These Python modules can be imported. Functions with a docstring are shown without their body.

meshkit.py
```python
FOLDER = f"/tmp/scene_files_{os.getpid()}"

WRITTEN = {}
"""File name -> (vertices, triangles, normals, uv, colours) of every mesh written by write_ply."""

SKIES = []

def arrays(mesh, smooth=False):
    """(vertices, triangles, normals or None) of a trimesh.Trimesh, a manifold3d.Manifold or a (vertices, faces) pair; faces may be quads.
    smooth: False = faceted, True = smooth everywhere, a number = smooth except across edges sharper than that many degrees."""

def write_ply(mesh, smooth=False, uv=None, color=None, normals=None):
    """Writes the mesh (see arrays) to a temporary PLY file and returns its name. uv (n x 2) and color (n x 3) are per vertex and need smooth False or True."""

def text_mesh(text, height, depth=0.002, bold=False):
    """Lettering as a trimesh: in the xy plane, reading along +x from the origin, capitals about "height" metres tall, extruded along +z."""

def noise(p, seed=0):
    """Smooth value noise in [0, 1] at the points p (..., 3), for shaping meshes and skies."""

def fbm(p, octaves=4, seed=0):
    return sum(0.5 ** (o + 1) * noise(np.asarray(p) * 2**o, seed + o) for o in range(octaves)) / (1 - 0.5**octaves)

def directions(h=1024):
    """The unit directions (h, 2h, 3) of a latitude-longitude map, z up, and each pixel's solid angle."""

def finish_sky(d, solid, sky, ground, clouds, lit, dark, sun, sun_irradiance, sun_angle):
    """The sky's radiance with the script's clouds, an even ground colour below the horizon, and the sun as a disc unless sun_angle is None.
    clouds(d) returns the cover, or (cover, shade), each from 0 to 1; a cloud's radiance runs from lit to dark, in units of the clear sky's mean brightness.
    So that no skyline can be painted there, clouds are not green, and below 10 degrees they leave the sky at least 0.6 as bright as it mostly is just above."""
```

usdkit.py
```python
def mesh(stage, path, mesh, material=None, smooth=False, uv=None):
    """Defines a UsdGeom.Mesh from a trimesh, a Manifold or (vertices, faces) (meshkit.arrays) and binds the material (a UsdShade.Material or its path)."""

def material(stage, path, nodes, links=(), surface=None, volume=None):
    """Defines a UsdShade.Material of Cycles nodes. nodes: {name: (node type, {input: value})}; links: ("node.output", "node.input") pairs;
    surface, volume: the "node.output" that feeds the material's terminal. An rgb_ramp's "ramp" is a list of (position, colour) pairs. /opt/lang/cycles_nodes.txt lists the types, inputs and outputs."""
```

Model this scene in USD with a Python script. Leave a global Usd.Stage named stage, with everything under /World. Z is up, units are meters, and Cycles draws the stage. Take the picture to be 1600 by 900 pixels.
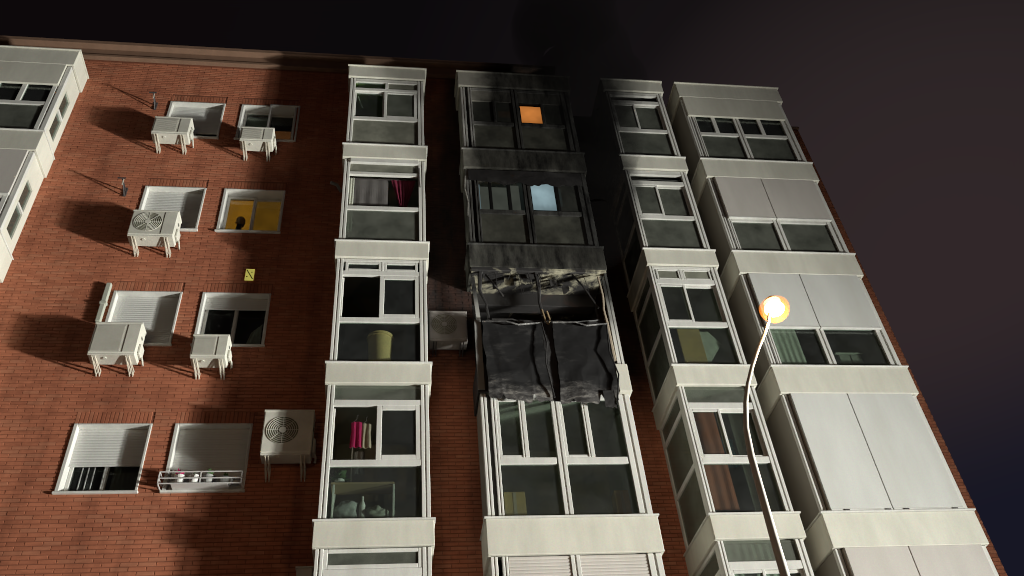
import math, random
import numpy as np
import trimesh
import usdkit, meshkit
from pxr import Usd, UsdGeom, UsdLux, UsdShade, Gf, Sdf

random.seed(7)
RNG = np.random.default_rng(7)
stage = Usd.Stage.CreateInMemory()
UsdGeom.SetStageUpAxis(stage, UsdGeom.Tokens.z)
UsdGeom.SetStageMetersPerUnit(stage, 1.0)
UsdGeom.Xform.Define(stage, '/World')
UsdGeom.Scope.Define(stage, '/World/Looks')

# ------------------------------------------------------------------ camera, sky, exposure
PITCH, YAW, ROLL, DIST = 0.72430377, 0.18577517, -0.10384711, 12.6008
CAM = np.array([0.0, -DIST, 1.6])
FWD = np.array([math.sin(YAW) * math.cos(PITCH), math.cos(YAW) * math.cos(PITCH), math.sin(PITCH)])
_r = np.array([math.cos(YAW), -math.sin(YAW), 0.0])
_u = np.cross(_r, FWD)
RIGHT = math.cos(ROLL) * _r + math.sin(ROLL) * _u
UP = -math.sin(ROLL) * _r + math.cos(ROLL) * _u
camera = UsdGeom.Camera.Define(stage, '/World/camera')
camera.CreateHorizontalApertureAttr(36.0)
camera.CreateVerticalApertureAttr(20.25)
camera.CreateFocalLengthAttr(36.0 * 1369.2624 / 1600.0)
camera.CreateClippingRangeAttr(Gf.Vec2f(0.05, 2000.0))
camera.CreateExposureAttr(0.0)
camera.AddTransformOp().Set(Gf.Matrix4d(*[float(v) for v in (*RIGHT, 0, *UP, 0, *(-FWD), 0, *CAM, 1)]))

KEY_POS = np.array([22.5, -8.4, 2.3])       # floodlight on its mast, right of the frame
KEY_AIM = np.array([-2.6, -16.0, 8.6])
KEY_INTENSITY, KEY_CONE, KEY_COLOR = 7600.0, 57.0, (0.97, 0.98, 0.91)
LAMP_POS = np.array([3.40, -7.0, 6.46])     # the lit sodium street lamp
LAMP_INTENSITY, LAMP_COLOR = 215.0, (1.0, 0.62, 0.30)
SKY_GLOW = 1.0


def mat(name, nodes, links=(), surface=None, volume=None):
    return usdkit.material(stage, '/World/Looks/' + name, nodes, links, surface=surface, volume=volume)


sky_mat = mat('night_sky', {
    'sky': ('sky_texture', {'sky_type': 'single_scattering', 'sun_disc': False, 'sun_elevation': -0.10, 'sun_rotation': 1.2}),
    'g': ('geometry', {}), 'sx': ('separate_xyz', {}),
    'dot': ('vector_math', {'math_type': 'dot_product', 'vector2': (0.574, 0.600, 0.557)}),
    'glow': ('rgb_ramp', {'ramp': [(0.0, (0.0040, 0.0028, 0.0033)), (0.60, (0.0040, 0.0028, 0.0033)), (0.80, (0.0038, 0.0030, 0.0038)), (0.92, (0.0075, 0.0058, 0.0066)),
                                   (0.975, (0.026, 0.0185, 0.0195)), (1.0, (0.031, 0.0205, 0.0225))]}),
    'low': ('map_range', {'range_type': 'smoothstep', 'from_min': 0.36, 'from_max': 0.55, 'to_min': 1.0, 'to_max': 0.0}),
    'blue': ('mix', {'color2': (0.0085, 0.0085, 0.0175)}),
    'dim': ('mix', {'mix_type': 'multiply', 'fac': 1.0, 'color2': (0.004, 0.004, 0.004)}),
    'sum': ('mix', {'mix_type': 'add', 'fac': 1.0}),
    'bg': ('background_shader', {'strength': SKY_GLOW}),
}, [('g.position', 'dot.vector1'), ('g.position', 'sx.vector'), ('dot.value', 'glow.fac'), ('sx.z', 'low.value'), ('low.result', 'blue.fac'), ('glow.color', 'blue.color1'),
    ('sky.color', 'dim.color1'), ('blue.color', 'sum.color1'), ('dim.color', 'sum.color2'), ('sum.color', 'bg.color')], surface='bg.background')
sky = UsdLux.DomeLight.Define(stage, '/World/sky')
UsdShade.MaterialBindingAPI.Apply(sky.GetPrim()).Bind(sky_mat)
sky.GetPrim().SetCustomDataByKey('kind', 'structure')
sky.GetPrim().SetCustomDataByKey('label', 'dark night sky with a faint brownish city glow at right')
sky.GetPrim().SetCustomDataByKey('category', 'sky')

# ------------------------------------------------------------------ helpers
used = {}


def numbered(parent, name):
    k = (parent, name)
    n = used.get(k, -1) + 1
    used[k] = n
    return name if n == 0 else f'{name}_{n:03d}'


def tag(prim, label=None, cat=None, group=None, kind=None):
    p = prim.GetPrim() if hasattr(prim, 'GetPrim') else prim
    for k, v in (('label', label), ('category', cat), ('group', group), ('kind', kind)):
        if v:
            p.SetCustomDataByKey(k, v)
    return p


def path_of(parent):
    return '/World' if parent is None else str(parent.GetPath())


def obj(name, mesh, material, parent=None, smooth=False, label=None, cat=None, group=None, kind=None):
    if isinstance(mesh, list):
        mesh = join(mesh)
    par = path_of(parent)
    m = usdkit.mesh(stage, par + '/' + numbered(par, name), mesh, material, smooth=smooth)
    return tag(m, label, cat, group, kind)


def thing(name, label, cat, group=None, kind=None):
    x = UsdGeom.Xform.Define(stage, '/World/' + numbered('/World', name))
    return tag(x, label, cat, group, kind)


def join(ms):
    ms = [m if isinstance(m, trimesh.Trimesh) else trimesh.Trimesh(*m, process=False) for m in ms]
    return trimesh.util.concatenate(ms)


_CB = None


def box(x0, x1, y0, y1, z0, z1, c=0.006):
    """A box with small chamfers on every edge."""
    lo, hi = np.array([x0, y0, z0], float), np.array([x1, y1, z1], float)
    lo, hi = np.minimum(lo, hi), np.maximum(lo, hi)
    c = min(c, 0.3 * (hi - lo).min())
    if c <= 0.0008:
        return trimesh.creation.box(bounds=[lo, hi])
    pts = []
    for s in np.ndindex(2, 2, 2):
        corner = np.where(np.array(s) == 1, hi, lo)
        inward = np.where(np.array(s) == 1, -c, c)
        for a in range(3):
            p = corner + inward
            p[a] = corner[a]
            pts.append(p)
    return trimesh.convex.convex_hull(np.array(pts))


def pbox(x0, x1, y0, y1, z0, z1):
    return trimesh.creation.box(bounds=[np.minimum([x0, y0, z0], [x1, y1, z1]), np.maximum([x0, y0, z0], [x1, y1, z1])])


def tube(pts, r, n=10, cap=True):
    pts = np.asarray(pts, float)
    r = np.broadcast_to(r, (len(pts),))
    t = np.gradient(pts, axis=0)
    t /= np.linalg.norm(t, axis=1, keepdims=True) + 1e-12
    ref = np.array([0.0, 0.0, 1.0]) if abs(t[:, 2]).mean() < 0.8 else np.array([0.0, 1.0, 0.0])
    a = np.cross(t, ref)
    a /= np.linalg.norm(a, axis=1, keepdims=True) + 1e-12
    b = np.cross(t, a)
    an = np.arange(n) * 2 * np.pi / n
    v = pts[:, None] + r[:, None, None] * (np.cos(an)[None, :, None] * a[:, None] + np.sin(an)[None, :, None] * b[:, None])
    v = v.reshape(-1, 3)
    f = []
    for i in range(len(pts) - 1):
        for j in range(n):
            p, q = i * n + j, i * n + (j + 1) % n
            f += [[p, q, q + n], [p, q + n, p + n]]
    if cap:
        k = len(v)
        v = np.vstack([v, pts[0], pts[-1]])
        for j in range(n):
            f += [[k, (j + 1) % n, j], [k + 1, (len(pts) - 1) * n + j, (len(pts) - 1) * n + (j + 1) % n]]
    m = trimesh.Trimesh(v, f, process=False)
    return m


def bar(p, q, w, h=None):
    """A straight square bar between two points."""
    p, q = np.array(p, float), np.array(q, float)
    d = q - p
    L = np.linalg.norm(d)
    m = trimesh.creation.box(extents=[w, h or w, L])
    T = trimesh.geometry.align_vectors([0, 0, 1], d / L)
    T[:3, 3] = (p + q) / 2
    m.apply_transform(T)
    return m


def cyl(p, q, r, n=20):
    return tube([p, (np.array(p) + np.array(q)) / 2, q], r, n)


def ring(center, r, t, axis='y', n=28, m=6):
    tor = trimesh.creation.torus(r, t, major_sections=n, minor_sections=m)
    if axis == 'y':
        tor.apply_transform(trimesh.transformations.rotation_matrix(math.pi / 2, [1, 0, 0]))
    tor.apply_translation(center)
    return tor


def sheet(x0, x1, z0, z1, y, nx, nz, amp=0.01, scale=4.0, seed=0, thick=0.006, ragged=0.0, folds=0.0, nfold=7, edge=None, crumple=0.0):
    """A hanging cloth, curtain or warped sheet with real thickness, facing -y."""
    X, Z = np.meshgrid(np.linspace(x0, x1, nx), np.linspace(z1, z0, nz))
    u = (X - x0) / (x1 - x0)
    w = (z1 - Z) / (z1 - z0)
    if edge is not None:
        X, Z = edge(u, w)
    if ragged:
        Z = Z - w ** 6 * ragged * (meshkit.fbm(np.stack([X * 7, X * 0 + seed, X * 0], -1), 4, seed) - 0.5) * 2
    Y = y + amp * 2 * (meshkit.fbm(np.stack([X * scale, X * 0 + seed * 3.1, Z * scale], -1), 4, seed) - 0.5)
    Y = Y + folds * np.sin(u * nfold * 2 * np.pi + 2.2 * meshkit.noise(np.stack([u * 3, u * 0 + seed, w * 1.5], -1), seed)) * (0.4 + 0.6 * w)
    if crumple:                                         # sharp creases and buckles
        for q in range(3):
            c, sn = math.cos(0.5 + 1.3 * q + seed), math.sin(0.5 + 1.3 * q + seed)
            r = (X * c + Z * sn) * (1.6 + 0.9 * q) + 0.8 * meshkit.fbm(np.stack([X * 1.5, X * 0 + q + seed, Z * 1.5], -1), 3, seed + q)
            Y = Y + crumple / (1 + q) * np.abs((r % 1.0) - 0.5) * 2 * meshkit.noise(np.stack([X * 1.3, X * 0 + seed, Z * 1.3], -1), q)
        Y = Y - crumple * 2.2 * w ** 3 * (meshkit.noise(np.stack([X * 3.0, X * 0 + seed, X * 0], -1), 5) - 0.2)
    front = np.stack([X, Y, Z], -1).reshape(-1, 3)
    back = front + [0, thick, 0]
    f = []
    N = nx * nz
    for i in range(nz - 1):
        for j in range(nx - 1):
            a, b, c, d = i * nx + j, i * nx + j + 1, (i + 1) * nx + j + 1, (i + 1) * nx + j
            f += [[a, d, c], [a, c, b], [a + N, c + N, d + N], [a + N, b + N, c + N]]
    rim = [j for j in range(nx)] + [i * nx + nx - 1 for i in range(1, nz)] + [(nz - 1) * nx + j for j in range(nx - 2, -1, -1)] + [i * nx for i in range(nz - 2, 0, -1)]
    for p, q in zip(rim, rim[1:] + rim[:1]):
        f += [[p, q, q + N], [p, q + N, p + N]]
    return trimesh.Trimesh(np.vstack([front, back]), f, process=False)


# ------------------------------------------------------------------ materials
def soot_nodes(n, l, wide=0.0, strength=0.995):
    """Adds a node 'soot' whose result is the stain left by the fire above the burnt balcony."""
    n.update({
        's_g': ('geometry', {}), 's_x': ('separate_xyz', {}),
        's_n': ('noise_texture', {'scale': 0.9, 'detail': 5.0, 'roughness': 0.62}),
        's_c': ('math', {'math_type': 'multiply_add', 'value2': 0.13, 'value3': 1.25}),
        's_d': ('math', {'math_type': 'subtract'}), 's_a': ('math', {'math_type': 'absolute'}),
        's_j': ('math', {'math_type': 'multiply_add', 'value2': 1.1}),
        's_hx': ('map_range', {'range_type': 'smoothstep', 'from_min': 1.95 + wide, 'from_max': 2.75 + wide * 1.5, 'to_min': 1.0, 'to_max': 0.0}),
        's_jz': ('math', {'math_type': 'multiply_add', 'value2': 1.6}),
        's_hz': ('map_range', {'range_type': 'smoothstep', 'from_min': 11.9 - wide, 'from_max': 13.2 - wide, 'to_min': 0.0, 'to_max': strength}),
        'soot': ('math', {'math_type': 'multiply'}), 's_n2': ('noise_texture', {'scale': 3.0, 'detail': 7.0, 'roughness': 0.7}), 's_v': ('map_range', {'from_min': 0.35, 'from_max': 0.68, 'to_min': 1.0, 'to_max': 0.86, 'clamp': True}), 's_p': ('math', {'math_type': 'multiply'}), 's_mp': ('mapping', {'scale': (1.3, 1.3, 0.35)}),
    })
    l += [('s_g.position', 's_x.vector'), ('s_g.position', 's_n.vector'), ('s_x.z', 's_c.value1'), ('s_x.x', 's_d.value1'), ('s_c.value', 's_d.value2'),
          ('s_d.value', 's_a.value1'), ('s_n.fac', 's_j.value1'), ('s_a.value', 's_j.value3'), ('s_j.value', 's_hx.value'),
          ('s_n.fac', 's_jz.value1'), ('s_x.z', 's_jz.value3'), ('s_jz.value', 's_hz.value'), ('s_hx.result', 's_p.value1'), ('s_hz.result', 's_p.value2'), ('s_g.position', 's_mp.vector'), ('s_mp.vector', 's_n2.vector'), ('s_n2.fac', 's_v.value'), ('s_p.value', 'soot.value1'), ('s_v.result', 'soot.value2')]


def painted(name, c, rough=0.5, dirt=0.25, scale=3.0, soot=True, wide=0.0, spec=0.4, streak=True, metallic=0.0):
    """Painted or bare surface with uneven dirt, rain streaks and the fire's soot."""
    c = np.array(c, float)
    n = {'p': ('principled_bsdf', {'roughness': rough, 'specular_ior_level': spec, 'metallic': metallic}),
         'g': ('geometry', {}),
         'mp': ('mapping', {'scale': (1.0, 1.0, 0.22 if streak else 1.0)}),
         'nz': ('noise_texture', {'scale': scale, 'detail': 6.0, 'roughness': 0.65}),
         'rp': ('rgb_ramp', {'ramp': [(0.0, tuple(c * (1 - dirt) * np.array([1.0, 0.97, 0.9]))), (0.45, tuple(c * (1 - dirt * 0.35))), (0.62, tuple(c)), (1.0, tuple(np.minimum(c * 1.04, 0.9)))]}),
         'fine': ('noise_texture', {'scale': 55.0, 'detail': 3.0}),
         'fm': ('mix', {'mix_type': 'multiply', 'fac': 0.25}),
         'b': ('bump', {'strength': 0.12, 'distance': 0.01})}
    l = [('g.position', 'mp.vector'), ('mp.vector', 'nz.vector'), ('nz.fac', 'rp.fac'), ('g.position', 'fine.vector'), ('rp.color', 'fm.color1'), ('fine.color', 'fm.color2'), ('nz.fac', 'b.height'), ('b.normal', 'p.normal')]
    if soot:
        soot_nodes(n, l, wide)
        n['sm'] = ('mix', {'mix_type': 'mix', 'color2': (0.009, 0.0085, 0.0085)})
        n['sp'] = ('map_range', {'from_min': 0.0, 'from_max': 0.9, 'to_min': spec, 'to_max': 0.04, 'clamp': True})
        l += [('soot.value', 'sp.value'), ('sp.result', 'p.specular_ior_level')]
        l += [('soot.value', 'sm.fac'), ('fm.color', 'sm.color1'), ('sm.color', 'p.base_color')]
    else:
        l.append(('fm.color', 'p.base_color'))
    return mat(name, n, l, surface='p.BSDF')


def brick_mat(name, c):
    c = np.array(c, float)
    n = {'p': ('principled_bsdf', {'roughness': 0.85, 'specular_ior_level': 0.25}),
         'g': ('geometry', {}), 'mp': ('mapping', {'scale': (4.0, 4.0, 14.0)}),
         'nz': ('noise_texture', {'scale': 1.0, 'detail': 1.0}),
         'rp': ('rgb_ramp', {'ramp': [(0.25, tuple(c * 0.84)), (0.5, tuple(c)), (0.75, tuple(c * np.array([1.10, 1.13, 1.15])))]}),
         'big': ('noise_texture', {'scale': 0.55, 'detail': 5.0, 'roughness': 0.6}),
         'br': ('rgb_ramp', {'ramp': [(0.3, (0.74, 0.70, 0.70)), (0.62, (1.0, 1.0, 1.0))]}),
         'm0': ('mix', {'mix_type': 'multiply', 'fac': 1.0}), 'm': ('mix', {'mix_type': 'multiply', 'fac': 1.0}),
         'sm_': ('mapping', {'scale': (1.1, 1.1, 0.16)}), 'sn': ('noise_texture', {'scale': 1.6, 'detail': 6.0, 'roughness': 0.65}),
         'sr': ('rgb_ramp', {'ramp': [(0.30, (0.62, 0.60, 0.60)), (0.50, (0.96, 0.96, 0.96)), (0.66, (1.0, 1.0, 1.0)), (0.80, (1.10, 1.16, 1.22))]}),
         'f': ('noise_texture', {'scale': 90.0, 'detail': 4.0}), 'b': ('bump', {'strength': 0.3, 'distance': 0.004})}
    l = [('g.position', 'mp.vector'), ('mp.vector', 'nz.vector'), ('nz.fac', 'rp.fac'), ('g.position', 'big.vector'), ('big.fac', 'br.fac'), ('rp.color', 'm0.color1'), ('br.color', 'm0.color2'), ('g.position', 'sm_.vector'), ('sm_.vector', 'sn.vector'), ('sn.fac', 'sr.fac'), ('m0.color', 'm.color1'), ('sr.color', 'm.color2'),
         ('g.position', 'f.vector'), ('f.fac', 'b.height'), ('b.normal', 'p.normal')]
    soot_nodes(n, l, 0.75)
    n['sm'] = ('mix', {'mix_type': 'mix', 'color2': (0.012, 0.011, 0.011)})
    l += [('soot.value', 'sm.fac'), ('m.color', 'sm.color1'), ('sm.color', 'p.base_color')]
    return mat(name, n, l, surface='p.BSDF')


def pane_mat(name, dust=(0.10, 0.10, 0.10), dust_amount=0.12, clear=(0.82, 0.88, 0.84), rough=0.02):
    """Window glass: clear with a fresnel reflection, a film of dust, and soot near the fire."""
    n = {'t': ('transparent_bsdf', {'color': clear}), 'gl': ('glossy_bsdf', {'color': (0.9, 0.95, 0.92), 'roughness': rough}),
         'fr': ('fresnel', {}), 'ir': ('map_range', {'from_min': 0.0, 'from_max': 1.0, 'to_min': 1.5, 'to_max': 0.66667}), 'mx': ('mix_closure', {}),
         'd': ('diffuse_bsdf', {'color': dust}), 'g': ('geometry', {}),
         'nz': ('noise_texture', {'scale': 2.6, 'detail': 5.0, 'roughness': 0.6}),
         'mr': ('map_range', {'from_min': 0.3, 'from_max': 0.75, 'to_min': dust_amount * 0.5, 'to_max': dust_amount * 1.5, 'clamp': True}),
         'my': ('mix_closure', {})}
    l = [('g.backfacing', 'ir.value'), ('ir.result', 'fr.IOR'), ('fr.fac', 'mx.fac'), ('t.BSDF', 'mx.closure1'), ('gl.BSDF', 'mx.closure2'), ('g.position', 'nz.vector'), ('nz.fac', 'mr.value'), ('mr.result', 'my.fac'), ('mx.closure', 'my.closure1'), ('d.BSDF', 'my.closure2')]
    soot_nodes(n, l, 0.0, 0.70)
    n['sd'] = ('diffuse_bsdf', {'color': (0.010, 0.010, 0.010)})
    n['mz'] = ('mix_closure', {})
    l += [('soot.value', 'mz.fac'), ('my.closure', 'mz.closure1'), ('sd.BSDF', 'mz.closure2')]
    return mat(name, n, l, surface='mz.closure')


def flat(name, c, rough=0.6, spec=0.3, var=0.15, scale=6.0):
    return painted(name, c, rough, var, scale, soot=False, spec=spec, streak=False)


def glow(name, c, strength, at=None, reach=1.0):
    """A surface with emission put in; with at, it peaks there, imitating a lamp behind."""
    c = np.array(c, float)
    n = {'g': ('geometry', {}), 'nz': ('noise_texture', {'scale': 3.5, 'detail': 4.0}), 'rp': ('rgb_ramp', {'ramp': [(0.25, tuple(c * 0.72)), (0.75, tuple(c))]}), 'e': ('emission', {'strength': strength})}
    l = [('g.position', 'nz.vector'), ('nz.fac', 'rp.fac'), ('rp.color', 'e.color')]
    if at is not None:
        n['d'] = ('vector_math', {'math_type': 'distance', 'vector2': tuple(at)})
        n['mr'] = ('map_range', {'range_type': 'smoothstep', 'from_min': 0.0, 'from_max': reach, 'to_min': strength * 1.25, 'to_max': strength * 0.45, 'clamp': True})  # emission gradient painted in; no lamp stands behind the surface
        l += [('g.position', 'd.vector1'), ('d.value', 'mr.value'), ('mr.result', 'e.strength')]
    return mat(name, n, l, surface='e.emission')


M = {
    'brick': brick_mat('red_brick', (0.45, 0.158, 0.085)),
    'brick_dark': brick_mat('dark_red_brick', (0.39, 0.134, 0.072)),
    'brick_pale': brick_mat('pale_red_brick', (0.45, 0.175, 0.098)),
    'mortar': brick_mat('mortar', (0.25, 0.092, 0.052)),
    'stone': painted('pale_stone', (0.25, 0.145, 0.095), 0.8, 0.3),
    'white': painted('white_aluminium', (0.74, 0.73, 0.69), 0.45, 0.36, 2.2),
    'panel': painted('white_panel', (0.72, 0.70, 0.61), 0.6, 0.32, 2.0),
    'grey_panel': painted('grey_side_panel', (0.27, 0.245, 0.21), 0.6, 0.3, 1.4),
    'shutter': painted('white_shutter', (0.68, 0.68, 0.65), 0.55, 0.22, 1.5),
    'blind': painted('beige_shutter', (0.62, 0.58, 0.54), 0.55, 0.24, 1.5),
    'gasket': painted('dark_gasket', (0.05, 0.05, 0.048), 0.6, 0.2),
    'glass': pane_mat('window_glass'),
    'glass_dusty': pane_mat('dusty_window_glass', (0.17, 0.175, 0.15), 0.42),
    'glass_frost': pane_mat('frosted_window_glass', (0.22, 0.22, 0.18), 0.80, rough=0.3),
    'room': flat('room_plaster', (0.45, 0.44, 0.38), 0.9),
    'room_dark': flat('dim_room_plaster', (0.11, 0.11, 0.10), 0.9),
    'room_green': flat('green_room_plaster', (0.34, 0.46, 0.16), 0.9),
    'ac': flat('ivory_casing', (0.70, 0.68, 0.60), 0.5, var=0.3, scale=3.0),
    'ac_dark': flat('dark_grille', (0.16, 0.16, 0.14), 0.5),
    'ac_fan': flat('olive_fan_well', (0.17, 0.165, 0.11), 0.6, var=0.4),
    'ac_front': flat('grey_front_grille', (0.52, 0.50, 0.44), 0.6),
    'ac_grey': flat('grey_coil', (0.36, 0.36, 0.31), 0.6),
    'bracket': flat('cream_bracket', (0.66, 0.60, 0.50), 0.5),
    'ac_sooty': flat('sooty_casing', (0.34, 0.31, 0.29), 0.6, var=0.4, scale=3.0),
    'iron': flat('dark_iron', (0.07, 0.06, 0.06), 0.5),
    'pole': painted('galvanised_pole', (0.70, 0.66, 0.60), 0.85, 0.4, 5.0, soot=False, spec=0.1),
    'yellow': flat('yellow_bin_plastic', (0.66, 0.48, 0.22), 0.5),
    'card': flat('cardboard', (0.42, 0.29, 0.13), 0.85),
    'wood': flat('pale_wood', (0.40, 0.29, 0.17), 0.7),
    'magenta': flat('magenta_cloth', (0.44, 0.02, 0.11), 0.9),
    'wine': flat('wine_red_cloth', (0.16, 0.015, 0.04), 0.9),
    'beige': flat('beige_cloth', (0.40, 0.33, 0.25), 0.9),
    'greycloth': flat('grey_cloth', (0.30, 0.30, 0.29), 0.9),
    'shade': flat('dark_grey_blind', (0.13, 0.12, 0.115), 0.9),
    'palecloth': flat('pale_curtain', (0.46, 0.47, 0.40), 0.9),
    'redcloth': flat('brick_red_curtain', (0.30, 0.10, 0.06), 0.9),
    'teal': flat('teal_cloth', (0.06, 0.22, 0.28), 0.9),
    'leaf': flat('leaf', (0.05, 0.10, 0.03), 0.6),
    'pot': flat('white_pot', (0.70, 0.68, 0.66), 0.4),
    'skin': flat('skin', (0.42, 0.25, 0.17), 0.6),
    'hair': flat('dark_hair', (0.015, 0.010, 0.008), 0.6),
    'shirt': flat('dark_shirt', (0.02, 0.02, 0.026), 0.9),
    'sign_glow_yellow': glow('yellow_sign_glow', (0.62, 0.56, 0.12), 0.75),  # emission stands in for light the sign would reflect back
    'olive': flat('olive_print', (0.16, 0.15, 0.02), 0.5),
    'orange_lit': glow('orange_lit_blind', (0.78, 0.27, 0.06), 0.62, (3.08, -0.62, 17.75), 0.75),
    'orange_dim': glow('dim_orange_glow', (0.30, 0.10, 0.03), 0.35),
    'amber_lit': glow('amber_lit_curtain', (0.34, 0.135, 0.010), 0.85, (-3.2, 0.6, 15.4), 1.6),
    'amber_dim': glow('dim_amber_lit_curtain', (0.20, 0.085, 0.008), 0.80),
    'blue_lit': glow('pale_blue_lit_curtain', (0.34, 0.48, 0.52), 0.72, (3.05, -0.62, 15.0), 0.75),
    'blue_dim': glow('dim_lit_blind', (0.10, 0.11, 0.09), 0.5),
    'asphalt': flat('asphalt', (0.05, 0.05, 0.052), 0.9),
    'paving': flat('paving', (0.24, 0.22, 0.20), 0.9),
}
# burnt surfaces: black char with ash and bare plaster left in patches
def char(name, ash, lo, hi, scale=2.2, col=(0.012, 0.011, 0.011)):
    return mat(name, {'p': ('principled_bsdf', {'roughness': 0.62, 'specular_ior_level': 0.5}), 'g': ('geometry', {}),
                      'nz': ('noise_texture', {'scale': scale, 'detail': 9.0, 'roughness': 0.68, 'distortion': 0.6}),
                      'rp': ('rgb_ramp', {'ramp': [(0.0, col), (lo, tuple(np.array(col) * 2.2)), (hi, ash), (1.0, ash)]}),
                      'b': ('bump', {'strength': 0.6, 'distance': 0.03})},
               [('g.position', 'nz.vector'), ('nz.fac', 'rp.fac'), ('rp.color', 'p.base_color'), ('nz.fac', 'b.height'), ('b.normal', 'p.normal')], surface='p.BSDF')


M['char'] = char('charred_sheet', (0.085, 0.08, 0.077), 0.58, 0.80)
M['char_sheet'] = mat('charred_awning', {'p': ('principled_bsdf', {'roughness': 0.65, 'specular_ior_level': 0.25}), 'g': ('geometry', {}), 'x': ('separate_xyz', {}),
                      'mp': ('mapping', {'scale': (1.0, 1.0, 2.6)}), 'nz': ('noise_texture', {'scale': 1.7, 'detail': 10.0, 'roughness': 0.72, 'distortion': 0.4}),
                      'n2': ('noise_texture', {'scale': 3.6, 'detail': 10.0, 'roughness': 0.75, 'distortion': 0.6}),
                      'rp': ('rgb_ramp', {'ramp': [(0.0, (0.008, 0.0075, 0.008)), (0.55, (0.013, 0.0125, 0.013)), (0.80, (0.05, 0.047, 0.046)), (1.0, (0.07, 0.07, 0.07))]}),
                      'ash': ('rgb_ramp', {'ramp': [(0.40, (0.030, 0.028, 0.028)), (0.52, (0.085, 0.08, 0.078)), (0.64, (0.26, 0.245, 0.225)), (1.0, (0.34, 0.32, 0.28))]}),
                      'h': ('math', {'math_type': 'multiply_add', 'value2': -0.95}),
                      'mr': ('map_range', {'range_type': 'smoothstep', 'from_min': 9.42, 'from_max': 9.68, 'to_min': 1.0, 'to_max': 0.0}),
                      'm': ('mix', {}), 'b': ('bump', {'strength': 0.45, 'distance': 0.012})},
                      [('g.position', 'mp.vector'), ('mp.vector', 'nz.vector'), ('mp.vector', 'n2.vector'), ('g.position', 'x.vector'), ('nz.fac', 'h.value1'), ('x.z', 'h.value3'), ('h.value', 'mr.value'), ('nz.fac', 'rp.fac'), ('n2.fac', 'ash.fac'),
                       ('mr.result', 'm.fac'), ('rp.color', 'm.color1'), ('ash.color', 'm.color2'), ('m.color', 'p.base_color'), ('n2.fac', 'b.height'), ('b.normal', 'p.normal')], surface='p.BSDF')
M['scorched_metal'] = char('scorched_metal', (0.30, 0.29, 0.28), 0.46, 0.66, 4.0, (0.02, 0.019, 0.019))
M['ash'] = char('ash_crust', (0.42, 0.40, 0.36), 0.40, 0.62, 5.0, (0.04, 0.038, 0.036))
M['burnt_ceiling'] = char('burnt_ceiling', (0.40, 0.37, 0.27), 0.49, 0.62, 1.9)
M['burnt_wall'] = char('burnt_wall', (0.09, 0.045, 0.035), 0.55, 0.80, 1.5)
M['lamp_halo'] = mat('sodium_lamp_halo_bowl', {'v': ('principled_volume', {'color': (0.30, 0.10, 0.02), 'density': 6.0, 'emission_strength': 6.5, 'emission_color': (1.0, 0.36, 0.05)})}, [], volume='v.volume')  # bowl filled with emissive volume, imitating the halo around the bulb
M['lamp_bulb'] = glow('sodium_lamp_bulb', (1.0, 0.86, 0.55), 14.0)
M['flood_glass'] = glow('flood_lens', (1.0, 0.93, 0.80), 20.0)

# ------------------------------------------------------------------ ground
obj('road', pbox(-120, 120, -200, -4.0, -0.3, 0.0), M['asphalt'], kind='structure', label='dark asphalt road in front of the block', cat='road')
obj('pavement', pbox(-120, 120, -4.0, 40, -0.3, 0.13), M['paving'], kind='structure', label='paved footway along the foot of the block', cat='pavement')

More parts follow.
